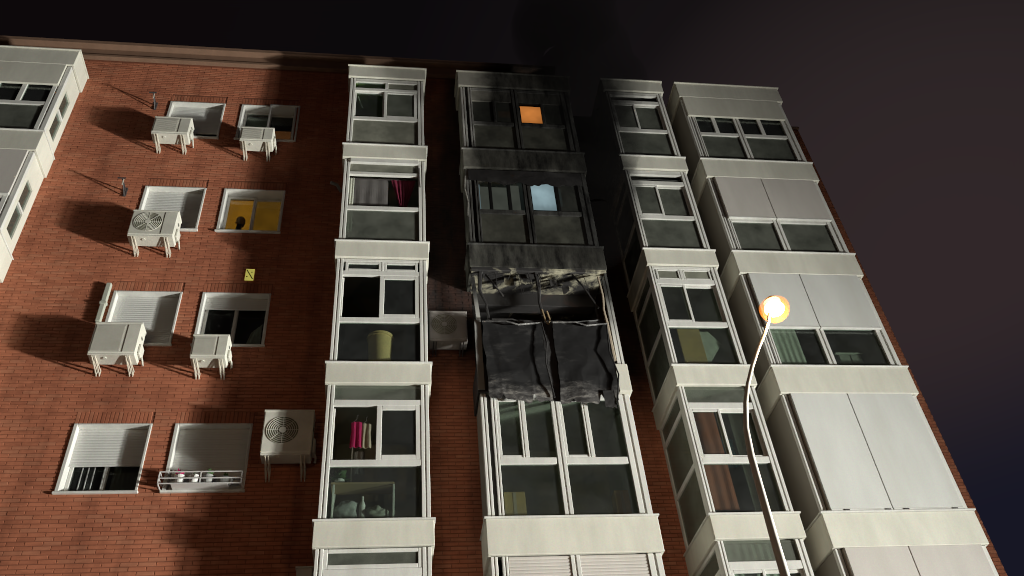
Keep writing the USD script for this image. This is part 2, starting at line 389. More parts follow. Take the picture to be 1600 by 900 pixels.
# ------------------------------------------------------------------ the brick building
H = 2.85
ZT = [16.251 - H * k for k in range(5)]          # top of the white band under each storey, topmost storey first
TOP, WALL_TOP = 19.09, 20.28
YF, YB = -0.68, -0.735                           # outer face of the glazing, of the bands
BAYS = {'A': (-9.45, -6.93, 0.0, True), 'B': (-0.97, 0.67, 0.0, False), 'C': (1.52, 4.06, 0.0, True),
        'D': (4.97, 6.34, 0.72, False), 'E': (6.80, 9.31, 0.72, True)}
HB = {True: 0.59, False: 0.415}
WIN_X = [(-4.94, -3.77), (-3.39, -2.19)]
WIN_Z = [(8.615 + H * (3 - r), 9.81 + H * (3 - r)) for r in range(4)]
STEP_X = 4.02
RIGHT_TOP = 19.42
LEFT, RIGHT_END = -15.0, 10.56

building = thing('brick_building', 'red brick apartment block with stacked white glazed balconies, one storey burnt out', 'apartment block')

# walls: the mass behind the bricks, with openings for bays and windows
import shapely.geometry as sg
from shapely.ops import unary_union


def wall_plate(x0, x1, y0, y1, z0, z1, holes):
    poly = sg.box(x0, z0, x1, z1)
    if holes:
        poly = poly.difference(unary_union([sg.box(*h) for h in holes]))
    ms = []
    for g in getattr(poly, 'geoms', [poly]):
        m = trimesh.creation.extrude_polygon(g, y1 - y0, engine='earcut')
        v = m.vertices.copy()
        m.vertices = np.stack([v[:, 0], y1 - v[:, 2], v[:, 1]], -1)
        m.invert()
        m.fix_normals()
        ms.append(m)
    return join(ms)


bay_hole = {b: (x0 + 0.04, ZT[4] - 0.35, x1 - 0.04, TOP - 0.06) for b, (x0, x1, yw, w) in BAYS.items()}
win_holes = [(x0, z0, x1, z1) for (z0, z1) in WIN_Z for (x0, x1) in WIN_X]
holes_l = [bay_hole['A'], bay_hole['B'], (bay_hole['C'][0], bay_hole['C'][1], STEP_X + 1, bay_hole['C'][3])] + win_holes
holes_r = [bay_hole['D'], bay_hole['E'], (STEP_X - 1, bay_hole['C'][1], bay_hole['C'][2], bay_hole['C'][3])]
MY = 0.007
wall = obj('wall', [wall_plate(LEFT, STEP_X, MY, 0.30, 0.13, WALL_TOP - 0.05, holes_l), pbox(LEFT, STEP_X, 2.98, 3.28, RIGHT_TOP - 0.3, WALL_TOP - 0.05),
                    wall_plate(STEP_X - 0.05, RIGHT_END, 0.72 + MY, 1.0, 0.13, RIGHT_TOP, holes_r),
                    pbox(STEP_X - 0.05, STEP_X, MY + 0.28, 0.73, 0.13, ZT[4] - 0.35), pbox(STEP_X - 0.05, STEP_X, MY + 0.28, 3.0, TOP, WALL_TOP - 0.05),
                    pbox(RIGHT_END - 0.3, RIGHT_END, 1.0, 11, 0.13, RIGHT_TOP), pbox(LEFT, LEFT + 0.3, 0.3, 11, 0.13, RIGHT_TOP), pbox(LEFT, RIGHT_END, 11, 11.3, 0.13, RIGHT_TOP)], M['mortar'], building)

# bricks: every brick is its own box with recessed joints
BL, BH, JT, JV = 0.245, 0.059, 0.011, 0.006


def brick_rows(x0, x1, yface, z0, z1, holes):
    out = []
    row = 0
    z = z0
    while z + BH < z1:
        zc = z + BH / 2
        spans = [(x0, x1)]
        for hx0, hz0, hx1, hz1 in holes:
            if hz0 - BH * 0.5 < zc < hz1 + BH * 0.5:
                new = []
                for a, b in spans:
                    if hx1 <= a or hx0 >= b:
                        new.append((a, b))
                        continue
                    if hx0 - a > 0.03:
                        new.append((a, hx0))
                    if b - hx1 > 0.03:
                        new.append((hx1, b))
                spans = new
        off = (row % 2) * (BL + JV) / 2
        for a, b in spans:
            i0 = math.floor((a - off) / (BL + JV))
            x = i0 * (BL + JV) + off
            while x < b:
                l, r = max(x, a), min(x + BL, b)
                if r - l > 0.025:
                    out.append((l, r, z, z + BH, yface))
                x += BL + JV
        z += BH + JT
        row += 1
    return out


SOL = 0.235
sold = [(x0 - 0.02, z1 + 0.012, x1 + 0.02, z1 + 0.012 + SOL) for (z0, z1) in WIN_Z for (x0, x1) in WIN_X]
bricks = brick_rows(LEFT + 0.2, STEP_X, 0.0, 3.2, WALL_TOP - 0.46, holes_l + sold)
bricks += brick_rows(STEP_X, RIGHT_END, 0.72, 3.2, RIGHT_TOP, holes_r)
for sx0, sz0, sx1, sz1 in sold:
    x = sx0
    while x + BH < sx1 + 0.01:
        bricks.append((x, x + BH, sz0, sz1, 0.0))
        x += BH + 0.006
bricks = np.array(bricks)
jit = RNG.normal(0, 0.0010, len(bricks)).clip(-0.003, 0.003)
mid = np.stack([(bricks[:, 0] + bricks[:, 1]) / 2, bricks[:, 4], (bricks[:, 2] + bricks[:, 3]) / 2], -1)
rel = mid - CAM
dep = rel @ FWD
px = 800 + 1369.26 * (rel @ RIGHT) / dep
py = 450 - 1369.26 * (rel @ UP) / dep
seen = (px > 4) & (px < 480) & (py > 4) & (py < 896) & (bricks[:, 4] < 0.1) & (mid[:, 0] < -1.0)
size = (bricks[:, 1] - bricks[:, 0]) * (bricks[:, 3] - bricks[:, 2]) / dep ** 2
order = np.argsort(-(size * seen))
single = set(order[:300].tolist())


def brick_mesh(b, j):
    l, r, z0, z1, y = b
    c = 0.004
    yo, yi = y + j - 0.002, y + MY + 0.002
    v = [(l, yi, z0), (r, yi, z0), (r, yi, z1), (l, yi, z1), (l + c, yo, z0 + c), (r - c, yo, z0 + c), (r - c, yo, z1 - c), (l + c, yo, z1 - c)]
    f = [(4, 5, 6), (4, 6, 7), (0, 1, 5), (0, 5, 4), (1, 2, 6), (1, 6, 5), (2, 3, 7), (2, 7, 6), (3, 0, 4), (3, 4, 7)]
    return np.array(v), np.array(f)


kinds = RNG.choice(3, len(bricks), p=[0.6, 0.22, 0.18])
kmat = [M['brick'], M['brick_dark'], M['brick_pale']]
rest = [[[], []] for _ in range(3)]
for i in order:
    v, f = brick_mesh(bricks[i], jit[i])
    k = kinds[i]
    if int(i) in single:
        obj('brick', (v, f), kmat[k], wall)
    else:
        rest[k][1].append(f + 8 * len(rest[k][0]))
        rest[k][0].append(v)
for k in range(3):
    obj('brickwork', (np.vstack(rest[k][0]), np.vstack(rest[k][1])), kmat[k], wall, kind='stuff')

# cornice, coping and roof
obj('cornice', [box(LEFT, STEP_X, -0.10, 0.2, WALL_TOP - 0.44, WALL_TOP - 0.36), box(LEFT, STEP_X, -0.05, 0.2, WALL_TOP - 0.359, WALL_TOP - 0.09), box(LEFT, STEP_X, -0.20, 0.32, WALL_TOP - 0.089, WALL_TOP + 0.03)], M['stone'], building)
obj('coping', box(STEP_X + 0.01, RIGHT_END + 0.03, 0.68, 1.05, RIGHT_TOP + 0.001, RIGHT_TOP + 0.06), M['stone'], building)
obj('roof', [pbox(LEFT, STEP_X, 0.25, 3.0, WALL_TOP - 0.3, WALL_TOP - 0.1), pbox(LEFT, RIGHT_END, 3.001, 11.2, RIGHT_TOP - 0.3, RIGHT_TOP - 0.1), pbox(STEP_X + 0.001, RIGHT_END, 1.001, 3.0, RIGHT_TOP - 0.3, RIGHT_TOP - 0.1)], M['asphalt'], building)
obj('roof_vent', [box(-0.72, -0.10, 0.0, 0.5, WALL_TOP + 0.031, WALL_TOP + 0.20), box(-0.78, -0.04, -0.05, 0.55, WALL_TOP + 0.201, WALL_TOP + 0.25)], M['stone'], building)


# ------------------------------------------------------------------ windows in the brick wall
def slats(x0, x1, z0, z1, y, pitch=0.048, bulge=0.006, back=0.02):
    """A roller shutter: a column of slightly rounded slats."""
    n = max(2, int(round((z1 - z0) / pitch)))
    prof = []
    for i in range(n):
        a = z0 + (z1 - z0) * i / n
        b = z0 + (z1 - z0) * (i + 1) / n
        prof += [(y + bulge, a), (y + 0.15 * bulge, a + (b - a) * 0.22), (y, a + (b - a) * 0.5), (y + 0.15 * bulge, a + (b - a) * 0.80)]
    prof.append((y + bulge, z1))
    P_ = np.array(prof)
    N = len(P_)
    v = np.vstack([np.stack([np.full(N, x0), P_[:, 0], P_[:, 1]], -1), np.stack([np.full(N, x1), P_[:, 0], P_[:, 1]], -1),
                   [[x0, y + back, z0], [x1, y + back, z0], [x0, y + back, z1], [x1, y + back, z1]]])
    f = []
    for i in range(N - 1):
        f += [[i, i + N, i + N + 1], [i, i + N + 1, i + 1]]
    b0 = 2 * N
    f += [[b0, b0 + 2, b0 + 3], [b0, b0 + 3, b0 + 1], [0, b0, b0 + 1], [0, b0 + 1, N], [N - 1, 2 * N - 1, b0 + 3], [N - 1, b0 + 3, b0 + 2]]
    return trimesh.Trimesh(v, f, process=False)


def frame_of(x0, x1, y0, y1, z0, z1, w):
    return [box(x0, x0 + w, y0, y1, z0, z1), box(x1 - w, x1, y0, y1, z0, z1), box(x0 + w + 0.0005, x1 - w - 0.0005, y0, y1, z0, z0 + w), box(x0 + w + 0.0005, x1 - w - 0.0005, y0, y1, z1 - w, z1)]


def shell(x0, x1, y0, y1, z0, z1, t=0.04):
    """A room open at the front: floor, ceiling, back and side walls."""
    return [pbox(x0, x1, y0, y1, z0 - t, z0), pbox(x0, x1, y0, y1, z1, z1 + t), pbox(x0 - t, x0, y0, y1, z0 - t, z1 + t), pbox(x1, x1 + t, y0, y1, z0 - t, z1 + t), pbox(x0 - t, x1 + t, y1, y1 + t, z0 - t, z1 + t)]


def make_window(r, c, shutter, split=True, lit=None, room='room_dark', label=None, blinds=False):
    (z0, z1), (x0, x1) = WIN_Z[r], WIN_X[c]
    e = 0.045
    w = obj('window', [box(x0 - 0.012, x0 + e, -0.022, 0.26, z0 - 0.012, z1 + 0.012), box(x1 - e * 0.6, x1 + 0.012, -0.022, 0.26, z0 - 0.012, z1 + 0.012),
                       box(x0 + e + 0.001, x1 - e * 0.6 - 0.001, -0.022, 0.26, z1 - 0.02, z1 + 0.012)], M['white'], building, label=label)
    obj('sill', box(x0 - 0.03, x1 + 0.03, -0.05, 0.26, z0 - 0.05, z0 - 0.013), M['white'], w)
    a, b = x0 + e + 0.002, x1 - e * 0.6 - 0.002
    zs = z1 - 0.021 - (z1 - z0) * shutter
    if shutter > 0:
        obj('shutter', slats(a, b, zs, z1 - 0.021, 0.105), M['shutter'], w, smooth=25)
        obj('shutter_bottom_bar', box(a, b, 0.098, 0.13, zs - 0.035, zs - 0.001), M['shutter'], w)
    if shutter < 0.98:
        m = (a + b) / 2
        zt_ = z1 - 0.022
        fr = frame_of(a, m + 0.02, 0.165, 0.215, z0, zt_, 0.055)
        fr2 = frame_of(m - 0.03, b, 0.216, 0.25, z0, zt_, 0.055)
        obj('sash', fr, M['white'], w)
        obj('sash', fr2, M['white'], w)
        obj('pane', pbox(a + 0.056, m - 0.036, 0.188, 0.192, z0 + 0.056, zt_ - 0.056), M['glass'], w)
        obj('pane', pbox(m + 0.026, b - 0.056, 0.231, 0.235, z0 + 0.056, zt_ - 0.056), M['glass'], w)
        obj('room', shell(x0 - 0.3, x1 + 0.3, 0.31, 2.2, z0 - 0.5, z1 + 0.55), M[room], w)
    return w


w = make_window(0, 0, 0.74, label='top left window, its shutter three quarters down')
w = make_window(0, 1, 0.0, label='top right window with a dim orange glow in one pane')
(z0, z1), (x0, x1) = WIN_Z[0], WIN_X[1]
obj('blind', slats(x0 + 0.1, (x0 + x1) / 2 - 0.02, z0 + 0.3, z1 - 0.1, 0.255, 0.03), M['palecloth'], w)
obj('lit_curtain', sheet((x0 + x1) / 2 + 0.03, x1 - 0.08, z0 + 0.08, z0 + 0.66, 0.27, 10, 10, 0.004, folds=0.008, nfold=4), M['orange_dim'], w)
obj('insect_screen_frame', frame_of(x0 + 0.62, x1 + 0.085, -0.055, -0.023, z0 - 0.06, z1 + 0.02, 0.035), M['white'], w)
make_window(1, 0, 1.0, label='second row window with its pale shutter fully closed')
w = make_window(1, 1, 0.0, room='room', label='second row window glowing amber')
(z0, z1), (x0, x1) = WIN_Z[1], WIN_X[1]
obj('lit_curtain', sheet(x0 - 0.25, (x0 + x1) / 2 - 0.12, z0 + 0.1, z1 + 0.36, 0.62, 24, 12, 0.004, folds=0.02, nfold=5), M['amber_lit'], w)
obj('lit_curtain', sheet((x0 + x1) / 2 - 0.06, x1 + 0.1, z0 + 0.1, z1 + 0.42, 0.50, 24, 12, 0.004, folds=0.02, nfold=5, seed=3), M['amber_dim'], w)
make_window(2, 0, 1.0, label='third row window, shutter closed, with an air conditioner beneath')
w = make_window(2, 1, 0.20, label='third row window, shutter rolled up over dark glass')
(z0, z1), (x0, x1) = WIN_Z[2], WIN_X[1]
obj('curtain', sheet(x1 - 0.42, x1 - 0.12, z0 + 0.05, z0 + 0.72, 0.30, 14, 14, 0.01, folds=0.015, nfold=3, edge=lambda u, q: (x1 - 0.12 - (0.30 - 0.12 * (1 - q)) * (1 - u), z0 + 0.72 - 0.67 * q - 0.2 * (1 - u) * (1 - q))), M['pot'], w)
w = make_window(3, 0, 0.54, label='bottom row window with its shutter half down')
(z0, z1), (x0, x1) = WIN_Z[3], WIN_X[0]
for i in range(4):
    xx = x0 + 0.24 + 0.09 * i + (0.06 if i == 3 else 0)
    obj('grille_bar', box(xx, xx + 0.018, 0.14, 0.16, z0 + 0.003, z0 + 0.50), M['greycloth'], w)
obj('curtain', sheet((x0 + x1) / 2 + 0.06, x1 - 0.1, z0, z0 + 0.9, 0.36, 26, 10, 0.004, folds=0.012, nfold=6), M['greycloth'], w)
make_window(3, 1, 0.985, label='bottom row window, shutter closed behind a flower rack')


# ------------------------------------------------------------------ glazed balconies
class Bay:
    """One storey of a stack of glazed balconies: the slab is the part, everything on it a sub-part."""

    def __init__(self, b, k, label=None, room='room_dark', deep=1.15, band=True, room_mesh=True):
        self.x0, self.x1, self.yw, self.wide = BAYS[b]
        self.b, self.k, self.z = b, k, ZT[k]
        self.hb = HB[self.wide]
        self.top = (H - self.hb) if k > 0 else (2.84 - (0.55 if self.wide else 0.42))
        x0, x1, z = self.x0, self.x1, self.z
        self.part = obj('glazed_balcony', box(x0 + 0.0, x1 - 0.0, YF + 0.0, self.yw + 0.3, z - self.hb + 0.03, z - 0.03, 0.003), M['panel'], building, label=label)
        if band:
            self.band(x0 - 0.045, x1 + 0.045)
        if k == 0:
            self.roof()
        if room_mesh:
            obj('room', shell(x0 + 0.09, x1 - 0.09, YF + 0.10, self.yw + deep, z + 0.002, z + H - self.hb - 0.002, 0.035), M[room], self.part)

    def s(self, name, mesh, m, smooth=False, label=None):
        return obj(name, mesh, M[m] if isinstance(m, str) else m, self.part, smooth=smooth, label=label)

    def band(self, x0, x1, m='panel'):
        z, hb, yw = self.z, self.hb, self.yw
        self.s('band', [box(x0, x1, YB, YF - 0.001, z - hb, z - 0.022, 0.008), box(x0, x0 + 0.05, YF, yw - 0.004, z - hb, z - 0.022, 0.006), box(x1 - 0.05, x1, YF, yw - 0.004, z - hb, z - 0.022, 0.006)], m)
        self.s('sill', [box(x0 - 0.022, x1 + 0.022, YB - 0.028, YF + 0.03, z - 0.021, z + 0.006, 0.004), box(x0 - 0.022, x0 + 0.05, YF + 0.031, yw - 0.004, z - 0.021, z + 0.004, 0.004), box(x1 - 0.05, x1 + 0.022, YF + 0.031, yw - 0.004, z - 0.021, z + 0.004, 0.004)], 'white')

    def roof(self):
        x0, x1 = self.x0, self.x1
        zz = self.z + self.top
        self.s('fascia', [box(x0 - 0.05, x1 + 0.05, YB, YF - 0.001, zz, TOP - 0.031, 0.008), box(x0 - 0.05, x0, YF, self.yw - 0.004, zz, TOP - 0.031), box(x1, x1 + 0.05, YF, self.yw - 0.004, zz, TOP - 0.031)], 'panel')
        self.s('roof_sheet', box(x0 - 0.08, x1 + 0.08, YB - 0.03, self.yw - 0.004, TOP - 0.03, TOP, 0.005), 'panel')

    # posts with a groove; x from a to b
    def post(self, a, b, z0=0.006, z1=None, m='white', y=None):
        z1 = self.top if z1 is None else z1
        y = YF if y is None else y
        w = b - a
        z = self.z
        self.s('post', [box(a, a + 0.42 * w, y, y + 0.08, z + z0, z + z1), box(a + 0.42 * w + 0.0005, a + 0.58 * w, y + 0.022, y + 0.08, z + z0, z + z1), box(a + 0.58 * w + 0.0005, b, y, y + 0.08, z + z0, z + z1)], m)

    def rail(self, a, b, z0, z1, m='white', y=None, d=0.06):
        y = YF + 0.004 if y is None else y
        self.s('rail', box(a + 0.001, b - 0.001, y, y + d, self.z + z0, self.z + z1), m)

    def pane(self, a, b, z0, z1, m='glass', y=None, label=None):
        y = YF + 0.032 if y is None else y
        self.s('pane', pbox(a, b, y, y + 0.005, self.z + z0, self.z + z1), m, label=label)

    def sash(self, a, b, z0, z1, m='glass', w=0.05, y=None, fm='white', label=None):
        y = YF + 0.008 if y is None else y
        self.s('sash', frame_of(a, b, y, y + 0.035, self.z + z0, self.z + z1, w), fm)
        self.pane(a + w - 0.004, b - w + 0.004, z0 + w - 0.004, z1 - w + 0.004, m, y + 0.015, label)

    def side(self, left=True, solid=False, glass='glass_dusty', y0=None, y1=None, m='white'):
        x = self.x0 if left else self.x1 - 0.06
        y0 = YF + 0.082 if y0 is None else y0
        y1 = self.yw - 0.004 if y1 is None else y1
        z, t = self.z, self.top
        if solid:
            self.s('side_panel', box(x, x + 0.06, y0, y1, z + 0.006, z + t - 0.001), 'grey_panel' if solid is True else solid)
            return
        self.s('side_frame', [box(x, x + 0.06, y0, y0 + 0.10, z + 0.006, z + t), box(x, x + 0.06, y1 - 0.09, y1, z + 0.006, z + t)]
               + [box(x, x + 0.06, y0 + 0.101, y1 - 0.091, z + a, z + b) for a, b in ((0.006, 0.09), (0.94, 1.03), (1.98, 2.07), (t - 0.07, t))], m)
        for a, b in ((0.091, 0.939), (1.031, 1.979), (2.071, t - 0.071)):
            if b > a + 0.03:
                self.s('side_pane', pbox(x + 0.025, x + 0.03, y0 + 0.097, y1 - 0.087, z + a - 0.003, z + b + 0.003), glass)

    def side_a(self):
        """Mostly solid white side with a narrow window of two panes."""
        x = self.x1 - 0.06
        z, t = self.z, self.top
        ya, yb = -0.50, -0.20
        zs = ((0.30, 0.98), (1.03, 1.66))
        self.s('side_panel', [box(x, x + 0.06, YF + 0.082, ya, z + 0.006, z + t, 0.004), box(x, x + 0.06, yb, -0.004, z + 0.006, z + t, 0.004)]
               + [pbox(x, x + 0.058, ya, yb, z + a, z + b) for a, b in ((0.006, zs[0][0]), (zs[1][1], t))], 'panel')
        self.s('side_rail', box(x - 0.003, x + 0.068, ya + 0.001, yb - 0.001, z + zs[0][1] + 0.001, z + zs[1][0] - 0.001, 0.004), 'white')
        for a, b in zs:
            self.s('side_pane', pbox(x + 0.02, x + 0.025, ya, yb, z + a, z + b), 'glass')


def narrow_posts(B):
    B.post(B.x0, B.x0 + 0.12)
    B.post(B.x1 - 0.13, B.x1)
    return B.x0 + 0.12, B.x1 - 0.13


def narrow_base(B, lower='glass_dusty', left_side=True, mid=True):
    a, b = narrow_posts(B)
    B.rail(a, b, 0.007, 0.05)
    if mid:
        B.rail(a, b, 0.92, 1.03)
    if lower:
        B.pane(a, b, 0.05, 0.92, lower)
    return a, b


# --- stack B: narrow balconies, white and undamaged
B = Bay('B', 0, 'topmost balcony of the narrow left stack, frosted lower pane', 'room_green')
a, b = narrow_base(B, 'glass_frost')
m = a + 0.50 * (b - a)
B.rail(a, b, 1.97, 2.07)
B.rail(a, b, 2.30, 2.419)
B.rail(m - 0.035, m + 0.035, 2.071, 2.299, y=YF + 0.006)
B.pane(a + 0.05, m - 0.035, 2.07, 2.30, 'glass')
B.pane(m + 0.035, b, 2.07, 2.30, 'glass_frost')
B.sash(m - 0.05, b - 0.02, 1.031, 1.969, 'glass_dusty', 0.065)
B.sash(a, a + 0.62 * (b - a) * 0.75, 1.031, 1.969, 'glass', 0.03, y=YF + 0.046)
B.s('pull_strip', bar((a + 0.06, YF + 0.12, B.z + 1.9), (a + 0.16, YF + 0.3, B.z + 1.72), 0.02), 'palecloth')
B.side(True, solid='panel'), B.side(False, glass='glass')

B = Bay('B', 1, 'second balcony down in the narrow left stack, one wide opening above', 'room')
a, b = narrow_base(B, 'glass_dusty')
B.rail(a, b, 1.96, 2.05)
B.pane(a, b, 2.05, 2.31, 'glass_frost')
B.rail(a, b, 2.31, 2.433, y=YF - 0.03, d=0.09)
B.s('blind', sheet(a + 0.10, a + 0.78, B.z + 1.0, B.z + 1.98, YF + 0.16, 18, 14, 0.012, 3.0, 4, folds=0.008, nfold=3), 'shade')
B.s('curtain', sheet(a - 0.0, a + 0.1, B.z + 0.4, B.z + 1.95, YF + 0.10, 8, 14, 0.01, folds=0.012, nfold=2), 'palecloth')
B.s('loose_cord', tube([(b + 0.02, YF - 0.006, B.z + 2.2), (b + 0.02, YF - 0.01, B.z + 1.8), (b + 0.035, YF - 0.012, B.z + 1.62), (b + 0.05, YF - 0.012, B.z + 1.62)], 0.008, 6), 'iron')
B.side(True, solid='panel'), B.side(False, glass='glass')

B = Bay('B', 2, 'third balcony down in the narrow left stack, upper left sash open', 'room_dark')
a, b = narrow_base(B, 'glass')
m = a + 0.52 * (b - a)
B.rail(a, b, 2.03, 2.14)
B.rail(a, b, 2.37, 2.433)
B.sash(a + 0.04, m - 0.03, 2.145, 2.365, 'glass', 0.05)
B.sash(m + 0.02, b - 0.03, 2.145, 2.365, 'glass', 0.05)
B.rail(m - 0.03, m + 0.02, 2.141, 2.369)
B.sash(m - 0.05, b, 1.031, 2.029, 'glass', 0.085)
B.s('sash', box(a + 0.005, a + 0.03, YF + 0.05, YF + 0.08, B.z + 1.04, B.z + 2.0), 'white')
B.side(True, solid='panel'), B.side(False, glass='glass')

B = Bay('B', 3, 'fourth balcony down in the narrow left stack, washing seen through the open sash', 'room')
a, b = narrow_base(B, 'glass')
m = a + 0.53 * (b - a)
B.rail(a, b, 2.03, 2.14)
B.pane(a, b, 2.14, 2.43, 'glass_dusty')
B.sash(m - 0.05, b, 1.031, 2.029, 'glass', 0.085)
B.s('sash', box(a + 0.005, a + 0.03, YF + 0.05, YF + 0.08, B.z + 1.04, B.z + 2.0), 'white')
B.s('door_edge', box(a + 0.30, a + 0.325, YF + 0.5, YF + 0.54, B.z + 0.9, B.z + 1.9), 'white')
B.side(True, solid='panel'), B.side(False, glass='glass')

B = Bay('B', 4, 'lowest balcony of the narrow left stack, white transom frame', 'room_dark')
a, b = narrow_base(B, 'glass_dusty')
m = a + 0.5 * (b - a)
B.rail(a, b, 2.00, 2.13)
B.sash(a, b, 2.135, 2.43, 'glass_dusty', 0.06)
B.sash(a, m, 1.031, 1.999, 'glass', 0.09)
B.sash(m, b, 1.031, 1.999, 'glass', 0.09)
B.side(True, solid='panel'), B.side(False, glass='glass')

# --- stack D: narrow balconies right of the burnt stack
D_LOWER = ['glass_dusty', 'glass_dusty', 'glass', 'glass', 'glass']
D_LABEL = ['topmost balcony of the narrow right stack, its corner darkened by smoke', 'second balcony down in the narrow right stack, rag hanging in the transom', 'third balcony down in the narrow right stack, cardboard behind the glass',
           'fourth balcony down in the narrow right stack, red curtain inside', 'lowest balcony of the narrow right stack, curtain in the transom']
for k in range(5):
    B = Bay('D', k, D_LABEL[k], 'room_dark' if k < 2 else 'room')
    a, b = B.x0 + 0.09, B.x1 - 0.13
    B.post(B.x0, a)
    B.post(b, B.x1)
    B.rail(a, b, 0.007, 0.05)
    B.rail(a, b, 0.92, 1.04)
    B.pane(a, b, 0.05, 0.92, D_LOWER[k])
    m = a + 0.46 * (b - a)
    B.rail(a, b, 1.97, 2.10)
    if k == 2:
        B.rail(m - 0.03, m + 0.03, 2.101, 2.36)
        B.sash(a + 0.03, m - 0.032, 2.102, 2.358, 'glass_frost', 0.035)
        B.sash(m + 0.032, b - 0.03, 2.102, 2.358, 'glass_frost', 0.035)
        B.rail(a, b, 2.36, 2.434)
    elif k in (0, 1):
        B.rail(a, b, 2.30, B.top - 0.001)
    else:
        B.pane(a, b, 2.10, B.top, 'glass_dusty')
    g = 'glass' if k > 1 else 'glass_dusty'
    B.sash(a, m + 0.01, 1.041, 1.969, g, 0.05)
    B.sash(m - 0.06, b, 1.041, 1.969, g, 0.05, y=YF + 0.045)
    B.side(True)
    B.side(False, solid='panel')
    if k == 1:
        B.s('rag', sheet(a + 0.02, b - 0.04, B.z + 2.14, B.z + 2.22, YF + 0.06, 24, 4, 0.02, 6, 3, ragged=0.05), 'gasket')
    if k == 3:
        B.s('curtain', sheet(a + 0.0, m - 0.02, B.z + 0.2, B.z + 2.1, YF + 0.22, 20, 14, 0.01, folds=0.008, nfold=3, seed=2), 'redcloth')
        B.s('curtain', sheet(m + 0.22, b, B.z + 0.06, B.z + 2.3, YF + 0.20, 16, 16, 0.01, folds=0.008, nfold=3, seed=5), 'palecloth')
        B.s('curtain', sheet(m + 0.02, m + 0.22, B.z + 1.0, B.z + 1.55, YF + 0.3, 10, 10, 0.01, folds=0.02, nfold=2, seed=6), 'teal')
    if k == 4:
        B.s('curtain', sheet(a + 0.02, b - 0.02, B.z + 0.5, B.z + 2.42, YF + 0.12, 40, 10, 0.006, folds=0.018, nfold=9, seed=8), 'palecloth')

# --- stack E and stack A: wide balconies with shutters
def wide_posts(B, c0=1.11, c1=1.26):
    x0, x1 = B.x0, B.x1
    B.post(x0, x0 + 0.09)
    B.s('post', box(x0 + 0.091, x0 + 0.125, YF + 0.04, YF + 0.08, B.z + 0.006, B.z + B.top), 'gasket')
    B.post(x0 + 0.126, x0 + 0.20)
    B.post(x1 - 0.21, x1)
    B.post(x0 + c0, x0 + c1)
    return [(x0 + 0.20, x0 + c0), (x0 + c1, x1 - 0.21)]


def wide_shutter(B, z0, z1, m='shutter', flatp=True):
    """Large smooth roll-down panels over both halves."""
    c = B.x0 + 1.185
    for a, b in ((B.x0 + 0.135, c - 0.006), (c + 0.006, B.x1 - 0.10)):
        if flatp:
            B.s('shutter', box(a, b, YB + 0.006, YF - 0.001, B.z + z0, B.z + z1, 0.006), m)
        else:
            B.s('shutter', slats(a, b, B.z + z0, B.z + z1, YF - 0.03, 0.05, 0.007), m, smooth=25)
        B.s('shutter_bottom_bar', box(a, b, YB - 0.004, YF - 0.001, B.z + z0 - 0.04, B.z + z0 - 0.001), 'white')


E_LABEL = ['topmost balcony of the wide right stack, a row of four small panes', 'second balcony down in the wide right stack, shutters two thirds down', 'third balcony down in the wide right stack, curtain in the lower pane',
           'fourth balcony down in the wide right stack, shutters fully closed', 'lowest balcony of the wide right stack, pinkish shutters closed']
for st in ('E', 'A'):
    for k in range(5):
        lab = E_LABEL[k] if st == 'E' else ['topmost', 'second', 'third', 'fourth', 'lowest'][k] + ' balcony of the far left stack with a narrow side window'
        B = Bay(st, k, lab, 'room_dark' if k != 2 else 'room')
        halves = wide_posts(B)
        kind = k if st == 'E' else (0 if k == 0 else 1)
        for i, (a, b) in enumerate(halves):
            B.rail(a, b, 0.007, 0.05)
            B.rail(a, b, 0.92, 1.03)
            B.pane(a, b, 0.05, 0.92, 'glass_dusty' if k < 2 else 'glass')
            m = (a + b) / 2 - 0.03
            B.rail(a, m - 0.05, 1.97, 2.08)
            B.rail(m + 0.05, b, 1.97, 2.08)
            B.rail(m - 0.05, m + 0.05, 1.031, B.top, y=YF + 0.006)
            B.pane(a, m - 0.05, 1.03, 1.97, 'glass')
            B.pane(m + 0.05, b, 1.03, 1.97, 'glass')
        if kind == 0:
            B.s('upper_panel', box(B.x0 + 0.02, B.x1 - 0.10, YB + 0.004, YF - 0.001, B.z + 1.58, B.z + B.top - 0.001, 0.004), 'panel')
        elif kind == 1:
            wide_shutter(B, 1.02, B.top, 'blind')
        elif kind == 2:
            wide_shutter(B, 0.93, B.top, 'shutter')
        elif kind == 3:
            wide_shutter(B, 0.05, B.top, 'shutter')
            for xx in (B.x0 + 0.35, B.x0 + 1.05, B.x0 + 1.36, B.x0 + 2.2):
                B.s('latch', box(xx, xx + 0.09, YB - 0.016, YB - 0.005, B.z + 0.012, B.z + 0.035, 0.003), 'iron')
        else:
            wide_shutter(B, 0.05, B.top, 'blind')
        if st == 'E':
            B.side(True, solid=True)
            B.side(False, solid='panel')
            if k == 2:
                B.s('curtain', sheet(halves[0][0], halves[0][0] + 0.55, B.z + 0.06, B.z + 1.1, YF + 0.10, 26, 10, 0.006, folds=0.007, nfold=5, seed=9), 'palecloth')
        else:
            B.side(True, solid='panel')
            B.side_a()

